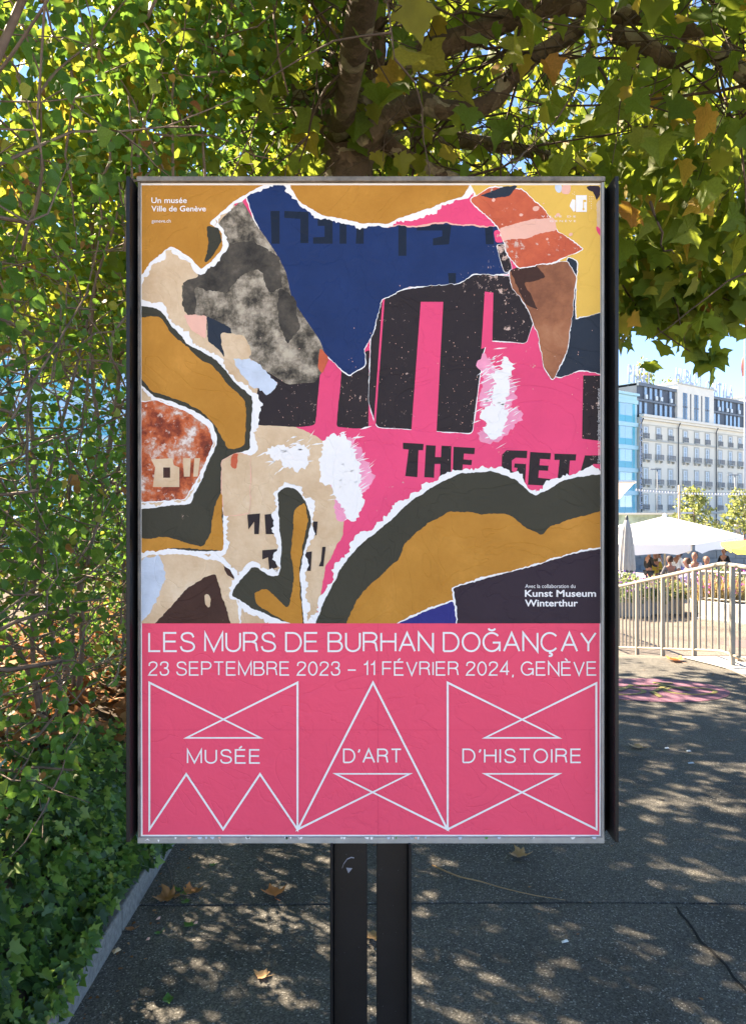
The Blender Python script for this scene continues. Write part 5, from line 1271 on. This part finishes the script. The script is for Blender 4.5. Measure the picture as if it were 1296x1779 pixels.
def roof_tree(s_, w, h, label, seed, n=700):
    c = P0 + u * s_ + Vector((-u.y, u.x)) * 16; e = empty('tree', (c.x, c.y, 14), 0, label, 'tree'); g = np.random.default_rng(seed)
    MB().tube([(0, 0, -17.2), (0, 0, h * .7)], [.4, .1], 6).build('trunk', M['twig'], e)
    P_ = g.normal(0, 1, (n, 3)); P_ /= np.linalg.norm(P_, axis=1, keepdims=True); P_ = P_ * g.uniform(.4, 1, (n, 1)) * [w, w, h * .5] + [0, 0, h * .72]
    P_ += .12 * w * np.sin(P_ * 3)
    scatter('crown', ['ovate'], P_, frames(g.normal(0, 1, (n, 3)), g.normal(0, 1, (n, 3))), g.uniform(.35, .8, n), M['far_leaf'], e, 'stuff', g)
roof_tree(26.5, 2.6, 14, 'tree top showing between the roof letters', 3); roof_tree(37, 4.0, 12.2, 'bright green tree rising behind the roof at the right', 4, 1100)
fp = empty('flagpole', (0, 0, 0), 0, 'white flagpole with a hanging red flag at the right edge', 'flagpole')
c = at(1294, 700, 90); MB().tube([(c.x, c.y, -3.2), (c.x, c.y, c.z + 9)], [.14, .07], 8).build('pole', M['sign_white'], fp)
M['red'] = pbr('red_flag_cloth', (.42, .14, .11), .8, .1)
fl = MB(); tp = at(1292.5, 618, 90); vs = []
for i in range(8):
    z = tp.z - i * .33; w = .08 + .24 * math.sin(math.pi * (i + 1) / 9)
    vs += [(c.x - .1, c.y, z), (c.x - .1 - w * .5, c.y - .12, z - .1), (c.x - .1 - w, c.y + .05, z - .18)]
fl.add(vs, [(3 * i + j, 3 * i + j + 1, 3 * i + j + 4, 3 * i + j + 3) for i in range(7) for j in range(2)]); fl.build('flag', M['red'], fp)
def lamp_post(px, py, d, label, arm=-1):
    t = at(px, py, d); e = empty('street_lamp', (t.x, t.y, -3.2), 0, label, 'street lamp', 'street lamps on the quay'); h = t.z + 3.2
    MB().tube([(0, 0, 0), (0, 0, h)], [.09, .05], 6).build('pole', M['mframe'], e); MB().box(-.75 if arm < 0 else 0, .35, -.12, .12, h - .06, h + .04).build('lamp_head', M['mframe'], e)
lamp_post(1142, 815, 80, 'slim grey street lamp in front of the hotel left windows'); lamp_post(1277, 825, 80, 'slim grey street lamp before the hotel right windows')
t = at(1180, 843, 55); e = empty('pole', (0, 0, 0), 0, 'bare wooden pole carrying the string of lights', 'pole'); MB().tube([(t.x, t.y, -3.2), (t.x, t.y, t.z)], [.1, .09], 8).build('shaft', M['pole'], e); MB().box(t.x, t.x + 1.0, t.y - .04, t.y + .04, at(1180, 891, 55).z - .06, at(1180, 891, 55).z + .06).build('crossarm', M['sign_white'], e)
sl = empty('string_lights', (0, 0, 0), 0, 'string of small white bulbs hanging across in front of the hotel', 'string lights')
pts_ = [at(1106 + 10.2 * k_, 849 + 3.0 * math.sin(k_ * .16) + .35 * k_, 55) for k_ in range(24)]
MB().tube(pts_, [.012] * len(pts_), 4).build('cable', M['dark'], sl)
bm_ = MB().lathe([(0, .0), (.04, -.03), (.07, -.1), (.05, -.17), (0, -.19)], 8).mesh('bulb', M['sign_white'])
for a, b in zip(pts_[:-1], pts_[1:]):
    for q in (0, .5): inst(bm_, 'bulb', sl, tuple(a.lerp(b, q)))
aw = empty('awning', (0, 0, 0), 0, 'tan canopy corner with a pale edge left of the hotel', 'awning')
M['tan_cloth'] = pbr('tan_canopy', (.42, .33, .26), .9, .08)
a, b, c_ = at(960, 838, 50), at(1104, 837, 52), at(1060, 884, 44)
mb = MB(); mb.add([a, b, c_, a + Vector((0, 0, -4))], [(0, 3, 2), (0, 2, 1)]); mb.build('canopy', M['tan_cloth'], aw); MB().tube([a, b], [.12, .12], 6).build('edge', M['cornice'], aw)
MB().tube([(a.x, a.y, -3.2), a], [.12, .12], 8).build('post', M['pole'], aw)
ks = MB(); k0, k1 = at(1060, 898, 60), at(1180, 896, 70)
ks.box(k0.x, k1.x, 66, 70, -3.2, k1.z + .1); o = ks.build('kiosk', pbr('pale_green_kiosk', (.42, .48, .36), .8, .35, 1.6)); tag(o, 'low pale green kiosk in front of the turquoise glass building', 'kiosk')
MB().box(k0.x - .3, k1.x + .3, 65.6, 70.3, k1.z + .1, k1.z + .25).build('roof', M['cream'], o)

# ------------------------------------------------------------ fallen leaves and bits on the path
FM = {'brown': leafmat('brown_fallen_leaf', [(0, (.30, .13, .05)), (1, (.34, .16, .06))], tfac=.12, rough=.7), 'orange': leafmat('orange_fallen_leaf', [(0, (.55, .20, .06)), (1, (.6, .24, .08))], trans=(.6, .25, .08), tfac=.12, rough=.7),
      'tan': leafmat('tan_fallen_leaf', [(0, (.42, .26, .12)), (1, (.46, .3, .15))], trans=(.5, .35, .15), tfac=.12, rough=.7), 'green': leafmat('green_fallen_leaf', [(0, (.05, .16, .03)), (1, (.08, .2, .04))], tfac=.15)}
def fallen(px, py, size, col, label, shape='plane', curl=2.4, rz=0, z0=.004, tilt=.25):
    d = 1.6 * F / (py - 889.5); c = at(px, py, d); sv, st = LF[shape]
    rr = random.Random(int(px * 7 + py)); v = []
    for x, y, z in sv:
        y -= .4; z = curl * (.16 * (x * x + y * y) * 1.6 + .25 * z * .4) + .04 * rr.uniform(-1, 1); v.append((x * size, y * size, max(.0, z * size)))
    # one round of subdivision for a crumpled look
    m = bpy.data.meshes.new('fallen_leaf'); m.from_pydata(v, [], st.tolist()); bm = bmesh.new(); bm.from_mesh(m); bmesh.ops.subdivide_edges(bm, edges=bm.edges[:], cuts=1, use_grid_fill=True)
    for q in bm.verts: q.co += Vector((0, 0, abs(mnoise.noise(q.co * 40 / 1.0 + Vector((px, 0, 0))) * size * .12)))
    bmesh.ops.recalc_face_normals(bm, faces=bm.faces[:]); bm.to_mesh(m); bm.free(); m.materials.append(FM[col]); m.polygons.foreach_set('use_smooth', [True] * len(m.polygons)); m.update()
    o = bpy.data.objects.new('fallen_leaf', m); o.location = (c.x, c.y, z0); o.rotation_euler = (tilt * .5, 0, rz); link(o)
    tag(o, label, 'leaf', 'leaves fallen on the path')
    st_ = MB().tube([(0, -.4 * size, .004), (.02 * size, -.65 * size, .012), (.1 * size, -.95 * size, .02)], [.0016, .0013, .001], 5); st_.build('stalk', FM[col], o)
    return o
fallen(286, 1568, .10, 'brown', 'large curled brown leaf beside the kerb left of the poster legs', rz=2.2, curl=3.4)
fallen(338, 1554, .075, 'brown', 'brown leaf with a point lying right of the large curled one', rz=-1.1, curl=3.0)
fallen(474, 1556, .085, 'orange', 'bright orange leaf lit by a sun spot left of the legs', rz=.4, curl=3.2)
fallen(453, 1698, .055, 'tan', 'small tan leaf near the bottom left of the poster legs', 'plane_b', 2.5, 1.2)
fallen(648, 1633, .085, 'tan', 'tan leaf showing in the gap between the two legs', rz=.9, curl=3.0)
fallen(900, 1491, .085, 'tan', 'pale tan leaf just below the panel right of the legs', rz=1.9, curl=3.2)
fallen(1106, 1300, .10, 'tan', 'flat brown leaf alone on the shaded asphalt right of the panel', 'ovate', 1.6, 1.4)
fallen(1170, 1149, .17, 'orange', 'orange leaf at the far edge of the path by the railing', rz=.7, curl=2.6)
fallen(1284, 1150, .14, 'brown', 'brown leaf on the pale kerb at the foot of the railing', rz=2.5, curl=2.0, z0=.02)
fallen(305, 1549, .045, 'green', 'fresh green ivy sprig leaf between the brown leaves', 'ivy', 2.2, .6); fallen(318, 1557, .04, 'green', 'second green sprig leaf touching the pointed brown leaf', 'ivy', 2.2, 2.6); fallen(323, 1571, .04, 'green', 'green sprig leaf in front of the two brown leaves', 'ivy', 2.2, 4)
fallen(326, 1610, .045, 'green', 'torn green leaf below the large curled leaf', 'ivy', 1.5, 1.0); fallen(292, 1741, .042, 'green', 'small round green leaf near the bottom of the path', 'ovate', 2.5, .3); fallen(274, 1625, .026, 'green', 'tiny green leaf close to the kerb', 'ovate', 2.0, 2)
fallen(226, 1618, .035, 'brown', 'narrow reddish leaf at the kerb foot', 'ovate', 2, 1.5); fallen(368, 1505, .03, 'green', 'tiny green leaf just under the panel', 'ivy', 1.5, 1)
tpts = []
for px, py in [(751, 1508), (775, 1519), (800, 1530), (835, 1536), (870, 1547), (900, 1555), (935, 1561), (982, 1569)]:
    d = 1.6 * F / (py - 889.5); c = at(px, py, d); tpts.append((c.x, c.y, .008 + rnd.uniform(0, .006)))
tag(MB().tube(tpts, [.0042, .0035, .003, .0027, .0022, .0018, .0014, .001], 6).build('fallen_twig', FM['tan']), 'long thin curved twig lying on the asphalt right of the legs', 'twig')
tp2 = []
for px, py in [(288, 1500), (296, 1520), (300, 1545), (310, 1560), (330, 1562)]:
    d = 1.6 * F / (py - 889.5); c = at(px, py, d); tp2.append((c.x, c.y, .012))
tag(MB().tube(tp2, [.002] * 5, 5).build('fallen_twig', M['twig']), 'short twig between the brown leaves by the kerb', 'twig')
def bit(px, py, w, l, mat, label, rz=0):
    d = 1.6 * F / (py - 889.5); c = at(px, py, d); o = MB().add([(-w, -l, .004), (w, -l * .8, .006), (w * .9, l, .009), (-w * .8, l * .9, .005), (0, 0, .012)], [(0, 1, 4), (1, 2, 4), (2, 3, 4), (3, 0, 4)]).build('paper_scrap', mat, loc=(c.x, c.y, .002)); o.rotation_euler = (0, 0, rz)
    tag(o, label, 'scrap', 'scraps on the path')
bit(981, 1640, .014, .007, white, 'small white paper scrap on the asphalt right of the legs', .2)
bit(1158, 1302, .016, .012, PCH, 'pale scrap right of the flat brown leaf'); bit(1196, 1307, .016, .012, PCH, 'pale scrap farther right beyond the brown leaf'); bit(1200, 1328, .02, .012, PCH, 'pale scrap lowest of the three on the far asphalt')
bit(275, 1600, .008, .008, SAL, 'pale chip on the asphalt under the large curled leaf'); bit(340, 1608, .008, .006, SAL, 'pale chip beside the torn green leaf'); bit(257, 1636, .007, .007, SAL, 'pale chip near the kerb below the tiny green leaf'); bit(202, 1656, .016, .012, CRM, 'crumpled pale husk at the foot of the kerb', .8)

gr = np.random.default_rng(77); n = 260
P = np.stack([-.94 + np.abs(gr.normal(0, .07, n)), gr.uniform(1.8, 8.0, n), np.full(n, .006)], 1)
far_ = gr.uniform(0, 1, n) > .55; P[far_, 0] = gr.uniform(-.9, 3.4, far_.sum())
o = scatter('leaf_crumbs', ['ovate'], P, frames(gr.normal(0, 1, (n, 3)) * [1, 1, .12], gr.normal(0, .2, (n, 3)) + [0, 0, 1]), gr.uniform(.006, .020, n), M['dry'], None, 'stuff', gr)
o['label'] = 'crumbs of dry leaf scattered along the kerb and over the path'
